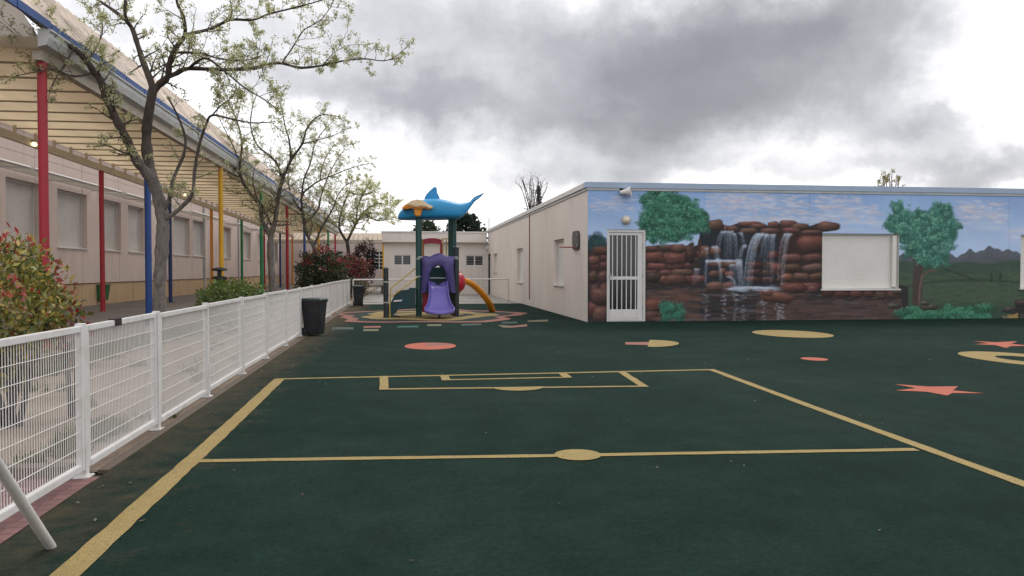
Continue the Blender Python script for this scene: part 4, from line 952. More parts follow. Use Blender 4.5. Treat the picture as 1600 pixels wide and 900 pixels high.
for z in (.42, 1.0): mb.lathe((xs, 22.0, z), [(.078, 0), (.078, .03), (.073, .031)], 14)
for z in (1.66,): mb.lathe((xd, YF+.05, z), [(.092, 0), (.092, .03), (.086, .031)], 14)
for z in (1.66, 1.15): mb.lathe((xa, YF, z), [(.09, 0), (.09, .03), (.084, .031)], 14)
mb.build('clamp', M['gutter'], pt, True)
mb = MB(); mb.box(xa-.02, xd+.0, YF-.05, YB+.08, PZ-.07, PZ); mb.build('platform', M['post'], pt, bevel=.01)
# crossbar through the hood
mb = MB(); zb = Q(683, 402, YF-.1).z; mb.tube([(xa-.02, YF-.1, zb), (xd+.05, YF-.06, zb)], .018, 8); zb2 = Q(683, 434.5, YF).z; mb.tube([(xa, YF+.02, zb2), (xd, YF+.02, zb2)], .014, 8); mb.build('crossbar', M['gutter'], pt, True)
# purple hood with an arched doorway
YH = YF-.16
out = [(657, 458), (658.5, 436), (660, 414), (659, 402), (664, 399.5), (672, 401), (679, 397), (685.5, 395.3), (692, 397), (699, 401), (706, 399.5), (711, 402), (709, 414), (710.5, 436), (712.5, 458)]
inn = [(671, 456), (671, 440), (671.5, 430), (673.5, 422), (676.5, 417), (680.5, 414), (684.5, 413), (688.5, 414), (692, 417), (695, 422), (697, 430), (697.5, 440), (698, 456), (698, 456), (698, 456)]
inn = [(671, 456), (671, 440), (671.3, 430), (673, 422.5), (676, 418), (679, 415.5), (682, 414), (684.5, 413.5), (687.5, 414), (690.5, 415.5), (693.5, 418), (696, 422.5), (697.6, 430), (698, 440), (698, 456)]
mb = MB(); n = len(out)
def hoodpt(p, d, bulge=0): q = Q(p[0], p[1], YH); return (q.x, YH+d-bulge, q.z)
F_o = [hoodpt(p, .05) for p in out]; F_i = [hoodpt(p, .0) for p in inn]; F_m = [hoodpt(((a[0]+b[0])/2, (a[1]+b[1])/2), -.06) for a, b in zip(out, inn)]
B_o = [hoodpt(p, .34) for p in out]; B_i = [hoodpt(p, .34) for p in inn]
rings = [F_o, F_m, F_i, B_i, B_o, F_o]
for r0, r1 in zip(rings, rings[1:]):
    for k in range(n-1): mb.quad(r0[k], r0[k+1], r1[k+1], r1[k])
for k in (0, n-1): mb.poly([F_o[k], F_m[k], F_i[k], B_i[k], B_o[k]])
ho = mb.build('slide_hood', M['purple_dark'], pt)
bm = bmesh.new(); bm.from_mesh(ho.data); bmesh.ops.remove_doubles(bm, verts=bm.verts, dist=.0005); bmesh.ops.recalc_face_normals(bm, faces=bm.faces); bm.to_mesh(ho.data); bm.free()
ho.data.polygons.foreach_set('use_smooth', [True]*len(ho.data.polygons)); ho.data.set_sharp_from_angle(angle=R(65))
p = Q(684, 416.5, YH-.09); mb = MB(); mb.prism([(p.x-.08, p.y+.0, p.z-.02), (p.x+.07, p.y, p.z-.02), (p.x+.02, p.y, p.z+.035)], (0, .02, 0)); mb.build('badge', M['wire'], ho)
# slide : U section swept forward and down
mb = MB(); xc = Q(684.5, 450, YF).x; rings = []
path = [(YF+.02, PZ+.02, .245, .17), (YF-.14, PZ+.01, .245, .20), (YF-.30, PZ-.10, .245, .22), (YF-.50, PZ-.29, .25, .22), (YF-.70, PZ-.48, .265, .21), (YF-.86, PZ-.60, .30, .19), (YF-1.0, PZ-.655, .36, .16), (YF-1.12, PZ-.68, .405, .13), (YF-1.24, PZ-.69, .37, .10), (YF-1.33, PZ-.70, .29, .07), (YF-1.385, PZ-.70, .17, .05)]
th = .035
def usec(Y, z, w, h):
    inner = [(-w, h), (-w, h*.5), (-w*.93, .06), (-w*.75, .008), (0, 0), (w*.75, .008), (w*.93, .06), (w, h*.5), (w, h)]
    outer = [(w+th, h), (w+th, h*.4), (w+th*.6, -.01), (w*.75, -th), (0, -th), (-w*.75, -th), (-w-th*.6, -.01), (-w-th, h*.4), (-w-th, h)]
    return [(xc+a, Y, z+b) for a, b in inner+outer]
mb.loft([usec(*q) for q in path]); sl = mb.build('slide', M['purple'], pt, 'all'); md = sl.modifiers.new('s', 'SUBSURF'); md.levels = md.render_levels = 1
mb = MB(); mb.tube([(xc, YF-.95, 0), (xc, YF-.95, PZ-.69)], .03, 8); mb.build('slide_foot', M['post_dark'], sl)
# enclosed back of the hood, dark inside panels
mb = MB(); mb.box(xa+.09, xb-.09, YB-.03, YB+.0, PZ+.02, 1.72); mb.build('back_panel', M['teal'], pt, bevel=.01)
mb = MB(); q0, q1 = Q(659.5, 456, YF+.1), Q(669, 488, YF+.1); mb.box(q0.x, q0.x+.5, YF+.10, YF+.14, q1.z, q0.z); mb.build('red_panel', M['red_pl'], pt, bevel=.02)
# red arch on the back side
mb = MB(); a, b = Q(660, 380, YB+.1), Q(690.5, 372, YB+.1); c = (a.x+b.x)/2; hw = (b.x-a.x)/2; ar = []
for k in range(13): s = -1+2*k/12; ar.append((c+s*hw, YB+.1, b.z-.05*s*s))
for k in range(12, -1, -1): s = -1+2*k/12; ar.append((c+s*hw*.98, YB+.1, a.z-.04*s*s))
mb.prism(ar, (0, .06, 0)); mb.box(b.x-.06, b.x+.01, YB+.101, YB+.159, PZ, a.z+.0); mb.box(a.x-.01, a.x+.05, YB+.101, YB+.159, PZ, a.z); mb.build('red_arch', M['red_pl'], pt, bevel=.01)
mb = MB()
for px in (660, 692, 697.5): q = Q(px, 390, YB+.05); mb.tube([(q.x, YB+.05, PZ), (q.x, YB+.05, Q(px, 373, YB).z)], .017, 8)
q0, q1 = Q(690, 373, YB+.05), Q(708, 373, YB+.05); mb.tube([q0, q1], .017, 8); mb.build('guard_rail', M['yellow_rail'], pt, True)
# red bubble window on the right side
bc = Vector((xd+.08, YF+.42, Q(713, 441, YF+.4).z)); mb = MB()
mb.lathe(bc, [(.34, -.05), (.35, -.02), (.345, .03), (.31, .06), (.28, .05)], 28, (1, -.25, 0)); bu = mb.build('bubble_ring', M['red_pl'], pt, True)
mb = MB(); mb.lathe(bc, [(.29, .03), (.27, .10), (.20, .17), (.10, .21), (.01, .22)], 28, (1, -.25, 0)); mb.build('bubble_dome', M['red_pl'], bu, True)
mb = MB(); mb.box(xd-.03, xd+.03, YF+.14, YB-.05, PZ+.0, PZ+.75); mb.build('side_panel', M['red_pl'], pt, bevel=.015)
# orange curved climbing arch
ctl = [(712, 436.5, YF+.25), (722, 437.5, YF+.4), (734, 442, YF+.7), (746, 451, YF+1.1), (757, 463, YF+1.5), (765, 475, YF+1.9), (769.5, 486.5, YF+2.35)]
mb = MB(); pts = [Q(*c) for c in ctl]; pts[-1].z = 0.0
dense = []
for i in range(len(pts)-1):
    p0, p1, p2, p3 = pts[max(i-1, 0)], pts[i], pts[i+1], pts[min(i+2, len(pts)-1)]
    for k in range(5):
        t = k/5; dense.append(.5*((2*p1)+(p2-p0)*t+(2*p0-5*p1+4*p2-p3)*t*t+(3*p1-p0-3*p2+p3)*t**3))
dense.append(pts[-1]); nn = len(dense)
mb.tube(dense, [.085+.02*i/nn for i in range(nn)], 14); mb.build('climbing_arch', M['orange_pl'], pt, True)
# steps on the left side with yellow handrails
YS0, YS1 = 22.0, 22.75; x0s, x1s = Q(607, 480, YS0).x, xa-.09
mb = MB(); ns = 4
for k in range(ns):
    xx = x0s+(x1s-x0s)*k/ns; zz = PZ*(k+1)/ns-.02
    mb.box(xx, xx+(x1s-x0s)/ns+.04, YS0+.1, YS1, zz-.06, zz)
mb.build('steps', M['teal'], pt, bevel=.015)
def stringer(Y):
    top = [(x0s-.02, .10), (x0s+.02, .34), (x0s+.22, .74), (x1s-.05, .80), (x1s, .80), (x1s, .30), (x1s-.12, .26), (x0s+.30, .26), (x0s+.12, .06)]
    mb = MB(); mb.prism([(x, Y, z) for x, z in top], (0, .05, 0)); return mb.build('step_side', M['teal'], pt, bevel=.012)
stringer(YS0+.04); stringer(YS1-.02)
mb = MB(); q = Q(622, 470, YS0+.02); mb.prism([(q.x-.13, YS0+.02, q.z-.03), (q.x+.10, YS0+.02, q.z-.01), (q.x+.12, YS0+.02, q.z+.03), (q.x-.11, YS0+.02, q.z+.015)], (0, .018, 0)); mb.build('step_slot', M['wire'], pt)
for Y, ys in ((YS0, ((609, 466), (652, 433))), (YS1, ((609, 452), (652, 417)))):
    a, b = Q(*ys[0], YS0), Q(*ys[1], YS0); mb = MB(); dz = 0
    mb.tube([(a.x, Y, 0), (a.x, Y, a.z), (b.x, Y, b.z)], .018, 8); mb.build('handrail', M['yellow_rail'], pt, True)
# dolphin roof
YD = 22.75
spine = [(621.5, 338, 343, .16), (624, 331, 343.6, .26), (632, 324, 344, .36), (644, 317, 344.3, .46), (658, 312.5, 344.3, .54), (672, 310.8, 344, .57), (688, 311, 343.8, .56), (703, 314.5, 343.2, .50), (714, 317, 343, .44), (720, 317.6, 341.5, .36), (727, 317, 335, .25), (733, 315.6, 327, .15), (738, 313.5, 320, .08), (742, 311.5, 315, .04)]
mb = MB(); rings = []
for px, y0, y1, w in spine:
    a, b = Q(px, y0, YD), Q(px, y1, YD); zc, hz = (a.z+b.z)/2, (a.z-b.z)/2; ring = []
    for k in range(24):
        t = 2*math.pi*k/24; cz, cy = math.cos(t), math.sin(t)
        zz = zc+hz*(abs(cz)**(.75 if cz > 0 else .45))*(1 if cz > 0 else -1); yy = w*(abs(cy)**.6)*(1 if cy > 0 else -1)
        ring.append((a.x, YD+yy, zz))
    rings.append(ring)
mb.loft(rings); dl = mb.build('dolphin_roof', M['dolphin'], pt, 'all', subsurf=1)
mb = MB(); fin = [(662, 312), (666, 304), (672, 297.5), (678, 292.5), (681.3, 291), (682.3, 294), (683, 301), (686, 307), (688, 313), (675, 315)]
mb.prism([(Q(*p, YD).x, YD-.05, Q(*p, YD).z) for p in fin], (0, .10, 0)); mb.build('dorsal_fin', M['dolphin'], dl, bevel=.03)
mb = MB()
for s in (1, -1):
    tips = [Q(734, 316, YD), Q(741, 309.5, YD), Q(749, 306.5, YD), Q(755, 304.2, YD), Q(750, 309, YD), Q(742, 315, YD)]; offs = [.02, .02, .22, .42, .30, .06]
    mb.prism([(p.x, YD+s*o, p.z) for p, o in zip(tips, offs)], (0, 0, .035))
mb.build('tail_fluke', M['dolphin'], dl, bevel=.012)
# orange cap with cream top in front of the dolphin
YC = YF-.30
cap = [(627, 326.5), (629, 321.5), (634, 319.3), (642, 314.5), (652, 312.5), (660, 314), (668, 319.5), (675, 322.5), (677, 324.5), (673, 328), (667, 326), (660, 324.5), (654, 327), (646, 325.5), (638, 324.5), (632, 327.5)]
mb = MB(); mb.prism([(Q(*p, YC).x, YC, Q(*p, YC).z) for p in cap], (0, .42, 0)); oc = mb.build('shell_cap', M['orange_pl'], pt, bevel=.045)
top = [(634, 319.6), (642, 313.6), (652, 311.4), (660, 312.9), (668, 318.6), (676, 322), (677.5, 324), (672, 326.5), (666, 323.5), (658, 322.4), (650, 323.4), (641, 320.8)]
mb = MB(); mb.prism([(Q(*p, YC).x, YC-.03, Q(*p, YC).z) for p in top], (0, .47, 0)); mb.build('cap_top', M['cream_pl'], oc, bevel=.05)
stem = [(645.5, 325), (661, 325), (658.5, 331), (657.5, 337.5), (648, 337.5), (647.5, 331)]
mb = MB(); mb.prism([(Q(*p, YC).x, YC+.08, Q(*p, YC).z) for p in stem], (0, .26, 0)); mb.build('cap_stem', M['orange_pl'], oc, bevel=.03)

# ------------------------------------------------------------------ trees and shrubs
def leaf_quads(cent, size, cols, droop=.5, aspect=.45, flat_up=.0):
    """diamond leaves at cent (N,3); returns verts, faces, colours"""
    n = len(cent); d = RNG.normal(size=(n, 3)); d[:, 2] -= droop; d /= np.linalg.norm(d, axis=1)[:, None]
    a = RNG.normal(size=(n, 3)); a[:, 2] *= (1-flat_up); s = np.cross(d, a); s /= np.linalg.norm(s, axis=1)[:, None]+1e-9
    L = size*RNG.uniform(.65, 1.25, n)[:, None]; w = L*aspect
    v = np.stack([cent, cent+d*L*.5+s*w*.5, cent+d*L, cent+d*L*.5-s*w*.5], 1).reshape(-1, 3)
    f = np.arange(n*4).reshape(-1, 4); return v, f, np.repeat(cols, 4, 0)
def leaf_object(name, cent, size, cols, mat, parent, droop=.5, aspect=.45):
    v, f, c = leaf_quads(cent, size, cols, droop, aspect); o = ORG[parent.name]
    me = bpy.data.meshes.new(name); v = v-np.array(o)
    me.vertices.add(len(v)); me.vertices.foreach_set('co', v.ravel().astype(np.float32)); me.loops.add(f.size); me.loops.foreach_set('vertex_index', f.ravel().astype(np.int32))
    me.polygons.add(len(f)); me.polygons.foreach_set('loop_start', np.arange(0, f.size, 4, dtype=np.int32)); me.polygons.foreach_set('loop_total', np.full(len(f), 4, np.int32)); me.update(calc_edges=True)
    ca = me.color_attributes.new('Col', 'FLOAT_COLOR', 'POINT'); a = np.ones((len(v), 4), np.float32); a[:, :3] = c; ca.data.foreach_set('color', a.ravel())
    me.materials.append(mat); ob = bpy.data.objects.new(name, me); COL.objects.link(ob); ob.parent = parent; ORG[ob.name] = o
    return ob
def palette(n, cols, w=None, var=.25):
    c = np.array(cols, float)[RNG.choice(len(cols), n, p=w)]; return np.clip(c*RNG.uniform(1-var, 1+var, (n, 1)), 0, 1)
def smooth_path(pts, n=4):
    out = []
    for i in range(len(pts)-1):
        p0, p1, p2, p3 = pts[max(i-1, 0)], pts[i], pts[i+1], pts[min(i+2, len(pts)-1)]
        for k in range(n):
            t = k/n; out.append(.5*((2*p1)+(p2-p0)*t+(2*p0-5*p1+4*p2-p3)*t*t+(3*p1-p0-3*p2+p3)*t**3))
    out.append(pts[-1]); return out
def tree(name, label, base_px, Y, limbs, seed, leafcols, lsize, twig=1.0, ntw=1.0, group='young leafed trees along the fence', bark='bark', bare=False, density=1.0, updir=.25):
    """limbs: list of (points [(px,py,dY)], r0, r1). Side shoots and leaf tufts are grown along them."""
    rnd = random.Random(seed); b = at_y(base_px[0], base_px[1], Y); b.z = 0; first = True
    t = thing(name, (b.x, Y, 0), label, 'tree', group); mb = MB(); tufts = []
    def grow(p, d, L, r, lev):
        n = max(3, int(L/.12)); pts = [p.copy()]; q = p.copy(); dd = d.copy()
        for i in range(n):
            dd = (dd+Vector((rnd.gauss(0, .16), rnd.gauss(0, .16), rnd.gauss(.03, .13)))).normalized(); q = q+dd*(L/n); pts.append(q.copy())
        mb.tube(pts, [max(.0035, r*(1-.8*i/n)) for i in range(n+1)], 5 if lev < 2 else 4, False, 1)
        for i in range(1, n+1):
            if lev >= 1:
                for _ in range(2 if i == n else 1):
                    if rnd.random() < .8*density: tufts.append(pts[i]+Vector((rnd.gauss(0, .02), rnd.gauss(0, .02), rnd.gauss(.01, .02))))
            if lev < 2 and rnd.random() < .62*ntw:
                side = Vector((rnd.gauss(0, 1), rnd.gauss(0, 1), rnd.gauss(.25, .7))); side -= dd*side.dot(dd); side.normalize()
                grow(pts[i], (dd*.55+side*.8).normalized(), L*rnd.uniform(.35, .65)*(.9-.3*i/n), r*.5, lev+1)
    for lm in limbs:
        pts, r0, r1 = lm[:3]; dn_ = lm[3] if len(lm) > 3 else 1.0
        P = smooth_path([at_y(x, y, Y+dy) for x, y, dy in pts]); n = len(P)
        rs = [(r0+(r1-r0)*i/(n-1))*rnd.uniform(.88, 1.13) for i in range(n)]
        mb.tube(P, rs, 10 if r0 > .05 else 7, False, 0 if first else 1); first = False
        if r1 < .045:
            acc = 0
            for i in range(1, n):
                seg = (P[i]-P[i-1]); acc += seg.length*1.0
                if rs[i] > .075: continue
                step = .20/(ntw*dn_)
                while acc > step:
                    acc -= step; d = seg.normalized(); side = Vector((rnd.gauss(0, 1), rnd.gauss(0, .9), rnd.gauss(updir, .6))); side -= d*side.dot(d); side.normalize()
                    q = i/(n-1); grow(P[i].copy(), (d*rnd.uniform(.2, .8)+side).normalized(), twig*rnd.uniform(.3, 1.0)*(1.05-.55*q), max(.006, rs[i]*.35), 1 if rnd.random() < .6 else 0)
            for k in range(3): tufts.append(P[-1]+Vector((rnd.gauss(0, .03), rnd.gauss(0, .03), rnd.gauss(0, .03))))
    mb.build('trunk', M[bark], t, 'all', recalc=False)
    if tufts and not bare:
        c = np.array([tuple(p) for p in tufts]); k = 6; c = np.repeat(c, k, 0)+RNG.normal(0, lsize*.42, (len(c)*k, 3)); leaf_object('crown', c, lsize, palette(len(c), leafcols), M['leaf'], t, .35, .42)
    return t, len(tufts)
LG = [(.34, .355, .22), (.41, .41, .26), (.28, .29, .20), (.46, .43, .34)]
T1 = [([(249, 532, 0), (249, 470, 0), (251, 420, 0), (254, 370, 0), (254, 340, 0), (248, 310, 0), (240, 285, 0)], .108, .10),
      ([(241, 288, 0), (238, 280, 0), (232, 255, .1), (229, 222, .15), (230, 195, .1), (235, 162, 0), (239, 141, 0)], .098, .072),
      ([(240, 285, 0), (225, 266, -.1), (213, 250, -.15), (200, 222, -.2), (187, 197, -.3), (175, 172, -.35), (165, 150, -.4), (157, 125, -.5), (147, 112, -.5), (135, 95, -.6), (115, 75, -.7), (95, 65, -.8), (67, 42, -.9), (32, 12, -1.0), (5, -20, -1.1)], .08, .034),
      ([(239, 141, 0), (235, 125, 0), (225, 100, .2), (215, 70, .3), (205, 42, .4), (185, 22, .5), (155, 1, .7), (125, -20, .9)], .062, .018), ([(205, 42, .4), (196, 25, .2), (196, 0, .1), (198, -25, 0)], .034, .014),
      ([(239, 142, 0), (250, 131, 0), (262, 120, -.1), (265, 100, -.2), (275, 75, -.3), (289, 54, -.4), (286, 25, -.5), (277, 5, -.6), (272, -22, -.7)], .066, .018),
      ([(289, 54, -.4), (300, 52, -.3), (332, 44, 0), (360, 31, .2), (395, 31, .3), (420, 22, .4), (460, 12, .5), (500, 1, .6), (530, -12, .7)], .034, .008), ([(360, 31, .2), (362, 15, .3), (358, -8, .4)], .018, .008),
      ([(262, 120, -.1), (275, 115, 0), (295, 107, .1), (350, 109, .3), (400, 106, .4), (415, 101, .5), (440, 99, .5), (470, 106, .5), (505, 102, .6), (537, 95, .6), (570, 92, .6), (600, 95, .7), (620, 87, .7), (641, 67, .8)], .045, .004),
      ([(295, 107, .1), (310, 95, -.2), (325, 92, -.4), (352, 112, -.6), (382, 137, -.8), (412, 155, -.9), (435, 172, -1.0)], .026, .006), ([(277, 82, -.3), (312, 83, -.6), (345, 92, -.9), (385, 94, -1.1), (415, 84, -1.2)], .022, .006),
      ([(440, 99, .5), (460, 70, .4), (475, 47, .3), (500, 32, .3), (517, 10, .2), (522, -5, .2)], .014, .005), ([(505, 102, .6), (520, 84, .7), (540, 72, .8), (556, 70, .8)], .01, .004),
      ([(250, 340, 0), (258, 325, -.05), (266, 307, -.1), (270, 282, -.2), (277, 265, -.2), (287, 242, -.3), (290, 222, -.3), (287, 205, -.3), (275, 175, -.4), (262, 152, -.5)], .04, .014, .25), ([(250, 346, 0), (270, 335, -.1), (295, 312, -.2), (302, 297, -.3), (304, 270, -.3), (310, 232, -.4), (322, 195, -.5), (332, 180, -.6), (362, 186, -.7), (395, 192, -.9), (430, 190, -1)], .042, .008, .6),
      ([(332, 180, -.6), (345, 165, -.5), (362, 152, -.4), (370, 135, -.3)], .016, .006), ([(147, 112, -.5), (130, 118, -.7), (108, 118, -.9), (85, 108, -1.1), (60, 112, -1.3), (25, 118, -1.5)], .02, .006), ([(115, 75, -.7), (105, 95, -.9), (90, 118, -1.0), (78, 140, -1.1)], .018, .006), ([(95, 65, -.8), (70, 62, -1), (45, 66, -1.2), (15, 58, -1.4)], .022, .006), ([(135, 95, -.6), (150, 75, -.5), (160, 50, -.4), (158, 30, -.4)], .022, .006)]
tree('young_tree', 'tallest forked tree with spreading bare limbs beside the blue column', (249, 532), 14.1, T1, 3, LG, .047, .70, 1.6, density=.60)
T2 = [([(428, 478, 0), (426, 440, 0), (423, 400, 0), (423, 368, 0)], .12, .10),
      ([(423, 370, 0), (410, 345, .1), (405, 320, .2), (387, 297, .3), (377, 277, .4), (375, 257, .5), (378, 225, .6), (372, 195, .8), (360, 165, 1), (350, 140, 1.1)], .075, .012), ([(423, 368, 0), (430, 345, -.1), (435, 307, -.2), (442, 280, -.3), (455, 250, -.4), (472, 225, -.5), (480, 200, -.6), (500, 180, -.7), (530, 182, -.8)], .08, .010),
      ([(442, 280, -.3), (432, 255, -.1), (417, 240, 0), (402, 227, .1), (392, 200, .2), (394, 170, .3), (402, 145, .4)], .04, .010), ([(455, 250, -.4), (452, 220, -.6), (445, 195, -.7), (440, 168, -.8), (432, 150, -.9)], .035, .008), ([(377, 277, .4), (360, 255, .6), (345, 235, .8), (330, 222, 1.0), (315, 215, 1.2)], .03, .008), ([(472, 225, -.5), (500, 218, -.3), (525, 210, -.2), (545, 200, -.1)], .022, .006), ([(375, 257, .5), (365, 230, .2), (350, 200, 0), (340, 180, -.2)], .025, .007), ([(424, 352, 0), (414, 330, -.3), (400, 305, -.6), (395, 280, -.8), (400, 255, -.9)], .035, .008)]
tree('young_tree', 'second tree from the camera, pale trunk in front of the green column', (428, 478), 25.4, T2, 5, LG, .048, .95, 1.9, density=.50)
T3 = [([(495, 466, 0), (494, 440, 0), (494, 400, 0), (490, 385, 0)], .12, .10),
      ([(490, 385, 0), (480, 367, 0), (475, 345, .1), (472, 325, .2), (472, 305, .3), (485, 292, .4), (500, 282, .5), (525, 272, .6), (550, 262, .7), (580, 255, .8)], .085, .010), ([(473, 332, .2), (457, 310, .5), (452, 292, .7), (450, 265, .9), (455, 240, 1.0)], .05, .010), ([(479, 348, .1), (497, 327, -.2), (500, 312, -.3), (505, 297, -.4), (515, 270, -.6), (530, 245, -.7), (545, 225, -.8)], .05, .010), ([(490, 386, 0), (502, 357, -.2), (512, 340, -.3), (522, 322, -.4), (527, 307, -.5), (540, 290, -.6), (560, 280, -.7)], .06, .010), ([(472, 305, .3), (475, 280, .2), (485, 255, .1), (492, 225, 0), (505, 205, -.1), (520, 190, -.1)], .05, .010), ([(500, 282, .5), (505, 255, .7), (520, 230, .9), (540, 215, 1.0)], .035, .008), ([(452, 292, .7), (440, 270, .4), (432, 250, .3)], .03, .008)]
tree('young_tree', 'third tree from the camera, rising out of the red tipped shrub', (495, 466), 37.0, T3, 8, LG, .055, 1.15, 1.9, density=.50)
T4 = [([(548, 452, 0), (545, 400, 0), (542, 375, 0)], .12, .10), ([(542, 378, 0), (530, 355, .2), (535, 325, .3), (545, 300, .4), (550, 275, .5)], .09, .012), ([(543, 376, 0), (556, 350, -.2), (570, 330, -.3), (590, 318, -.4), (612, 322, -.5)], .09, .010), ([(556, 350, -.2), (560, 320, 0), (572, 295, .2), (580, 282, .3)], .06, .010), ([(570, 334, -.3), (590, 345, -.6), (608, 342, -.8), (622, 346, -.9)], .05, .010), ([(535, 325, .3), (520, 312, .5), (512, 300, .6)], .05, .010), ([(545, 300, .4), (565, 305, .8), (585, 300, 1.0), (600, 308, 1.1)], .05, .010)]
tree('young_tree', 'farthest and yellowest tree, beside the far cross canopy', (548, 452), 48.0, T4, 9, [(.38, .38, .17), (.44, .42, .22), (.31, .32, .16)], .082, 1.5, 1.45, bark='bark_dark', density=.7)

def shrub(name, label, c, rx, ry, z0, z1, n, size, cols, w=None, stems=6, group=None, tipcols=None, lump=.18, mat='leaf_gloss', droop=-.5, stem_base=None, topup=0, aspect=.45, tiphigh=None):
    t = thing(name, (c[0], c[1], 0), label, 'shrub', group); g = stem_base or 0; zc, rz = (z0+z1)/2, (z1-z0)/2
    d = RNG.normal(size=(n, 3)); d /= np.linalg.norm(d, axis=1)[:, None]
    ph = RNG.uniform(0, 6, 6)
    lumpf = 1+lump*(np.sin(4*d[:, 0]+ph[0])*np.sin(5*d[:, 1]+ph[1])+.7*np.sin(9*d[:, 2]+ph[2]+6*d[:, 0])+.5*np.sin(13*d[:, 1]+ph[3]+7*d[:, 2]))
    r = RNG.uniform(.25, 1, n)**.35*lumpf
    p = np.stack([c[0]+rx*d[:, 0]*r, c[1]+ry*d[:, 1]*r, zc+rz*d[:, 2]*r], 1); col = palette(n, cols, w)
    if tipcols is not None:
        clus = np.sin(p[:, 0]*9+ph[4])*np.sin(p[:, 1]*8+ph[5])+.8*np.sin(p[:, 2]*11+ph[0]); tip = (r > .86) & (clus+RNG.normal(0, .5, n)+.9*d[:, 2] > .9)
        tip &= (d[:, 2] > -.1) if tiphigh is None else (d[:, 2] > tiphigh)
        col[tip] = palette(int(tip.sum()), tipcols)
    leaf_object('foliage', p, size, col, M[mat], t, droop, aspect)
    mb = MB()
    for k in range(stems):
        a = random.uniform(0, 6.28); q = random.uniform(.35, .75); e = Vector((c[0]+rx*q*math.cos(a), c[1]+ry*q*math.sin(a), zc+rz*random.uniform(-.2, .6)))
        b0 = Vector((c[0]+random.gauss(0, .04), c[1]+random.gauss(0, .04), g)); m1 = b0.lerp(e, .45)+Vector((0, 0, .1)); mb.tube(smooth_path([b0, m1, e], 4), [.028-.018*i/8 for i in range(9)], 6, False)
    mb.build('stem', M['bark_dark'], t, 'all', recalc=False); return t
PG = [(.085, .11, .03), (.17, .18, .045), (.30, .25, .06), (.40, .29, .08), (.32, .10, .045)]
shrub('photinia_shrub', 'large red tipped shrub nearest the camera behind the mesh fence', at_y(14, 640, 7.15), .46, .60, .42, 1.62, 5200, .068, PG, [.28, .30, .24, .15, .03], 7, tipcols=[(.32, .03, .03), (.26, .03, .03), (.34, .07, .04)], lump=.13, tiphigh=.15)
p = at_y(105, 495, 7.4); shrub('photinia_shrub', 'small bright red shoots low beside the near shrub', (p.x, 7.5), .16, .2, .45, 1.05, 130, .085, [(.32, .02, .04), (.26, .02, .03), (.08, .07, .03)], None, 3)
p = at_y(362, 460, 17.3); shrub('green_shrub', 'low pale green rounded shrub behind the fence near the litter bin', (p.x, 17.3), .78, .7, .1, 1.14, 4200, .085, [(.10, .15, .03), (.14, .19, .045), (.06, .10, .025)], None, 6, lump=.1)
p = at_y(503, 430, 35.0); shrub('photinia_shrub', 'dark green shrub with red crown at the foot of the third tree', (p.x, 35.0), 1.15, 1.0, .1, 2.25, 6500, .14, [(.02, .035, .015), (.035, .055, .02), (.05, .05, .02)], None, 6, tipcols=[(.30, .03, .04), (.24, .025, .032)], lump=.2, tiphigh=.1)
p = at_y(540, 430, 38.0); shrub('photinia_shrub', 'mostly red shrub at the far end of the mesh fence', (p.x, 38.0), 1.0, .9, .1, 2.05, 5200, .15, [(.17, .025, .032), (.22, .035, .04), (.05, .05, .02), (.11, .03, .025)], None, 6, lump=.22)
p = at_y(556, 440, 36.0); shrub('green_shrub', 'small dark olive shrub at the corner behind the railing', (p.x, 36.0), .55, .6, .1, 1.0, 1400, .11, [(.05, .06, .025), (.08, .08, .03), (.07, .04, .025)], None, 4, lump=.1)
p = at_y(569, 420, 45.0); shrub('plum_shrub', 'tall dark purple leaved shrub beside the far cross canopy', (p.x, 45.0), .75, .8, .3, 3.0, 3200, .13, [(.045, .022, .032), (.065, .032, .042), (.03, .02, .028)], None, 6, mat='leaf', lump=.12)
# background trees over the roofs
def bare_tree(label, px, top_px, py_top, Y, spread, seed, n=9, leaf=None):
    rnd = random.Random(seed); limbs = [([(px, 425, 0), (px, 380, 0), (px, 350, 0)], .16, .12)]
    for k in range(n):
        s = (k/(n-1)-.5)*2; h = py_top+abs(s)*rnd.uniform(5, 30)+rnd.uniform(0, 12)
        limbs.append(([(px, 352+rnd.uniform(-8, 20), 0), (px+s*spread*.45, (350+h)/2, rnd.gauss(0, .6)), (px+s*spread*.8+rnd.gauss(0, 2), h+8, rnd.gauss(0, .8)), (px+s*spread+rnd.gauss(0, 2), h, rnd.gauss(0, .8))], .05, .012))
    return tree('bare_tree' if not leaf else 'round_tree', label, (px, 452), Y, limbs, seed, leaf or LG, .10, 1.1 if not leaf else .6, .7, None, 'bark_dark', bare=not leaf, density=.4, updir=.6)
bare_tree('leafless upright tree rising behind the long side wall', 833, 833, 268, 58, 24, 21, 11)
bare_tree('sparse budding treetop showing above the right end of the mural roof', 1391, 1391, 264, 48, 24, 22, 9, [(.20, .18, .11), (.25, .22, .14)])
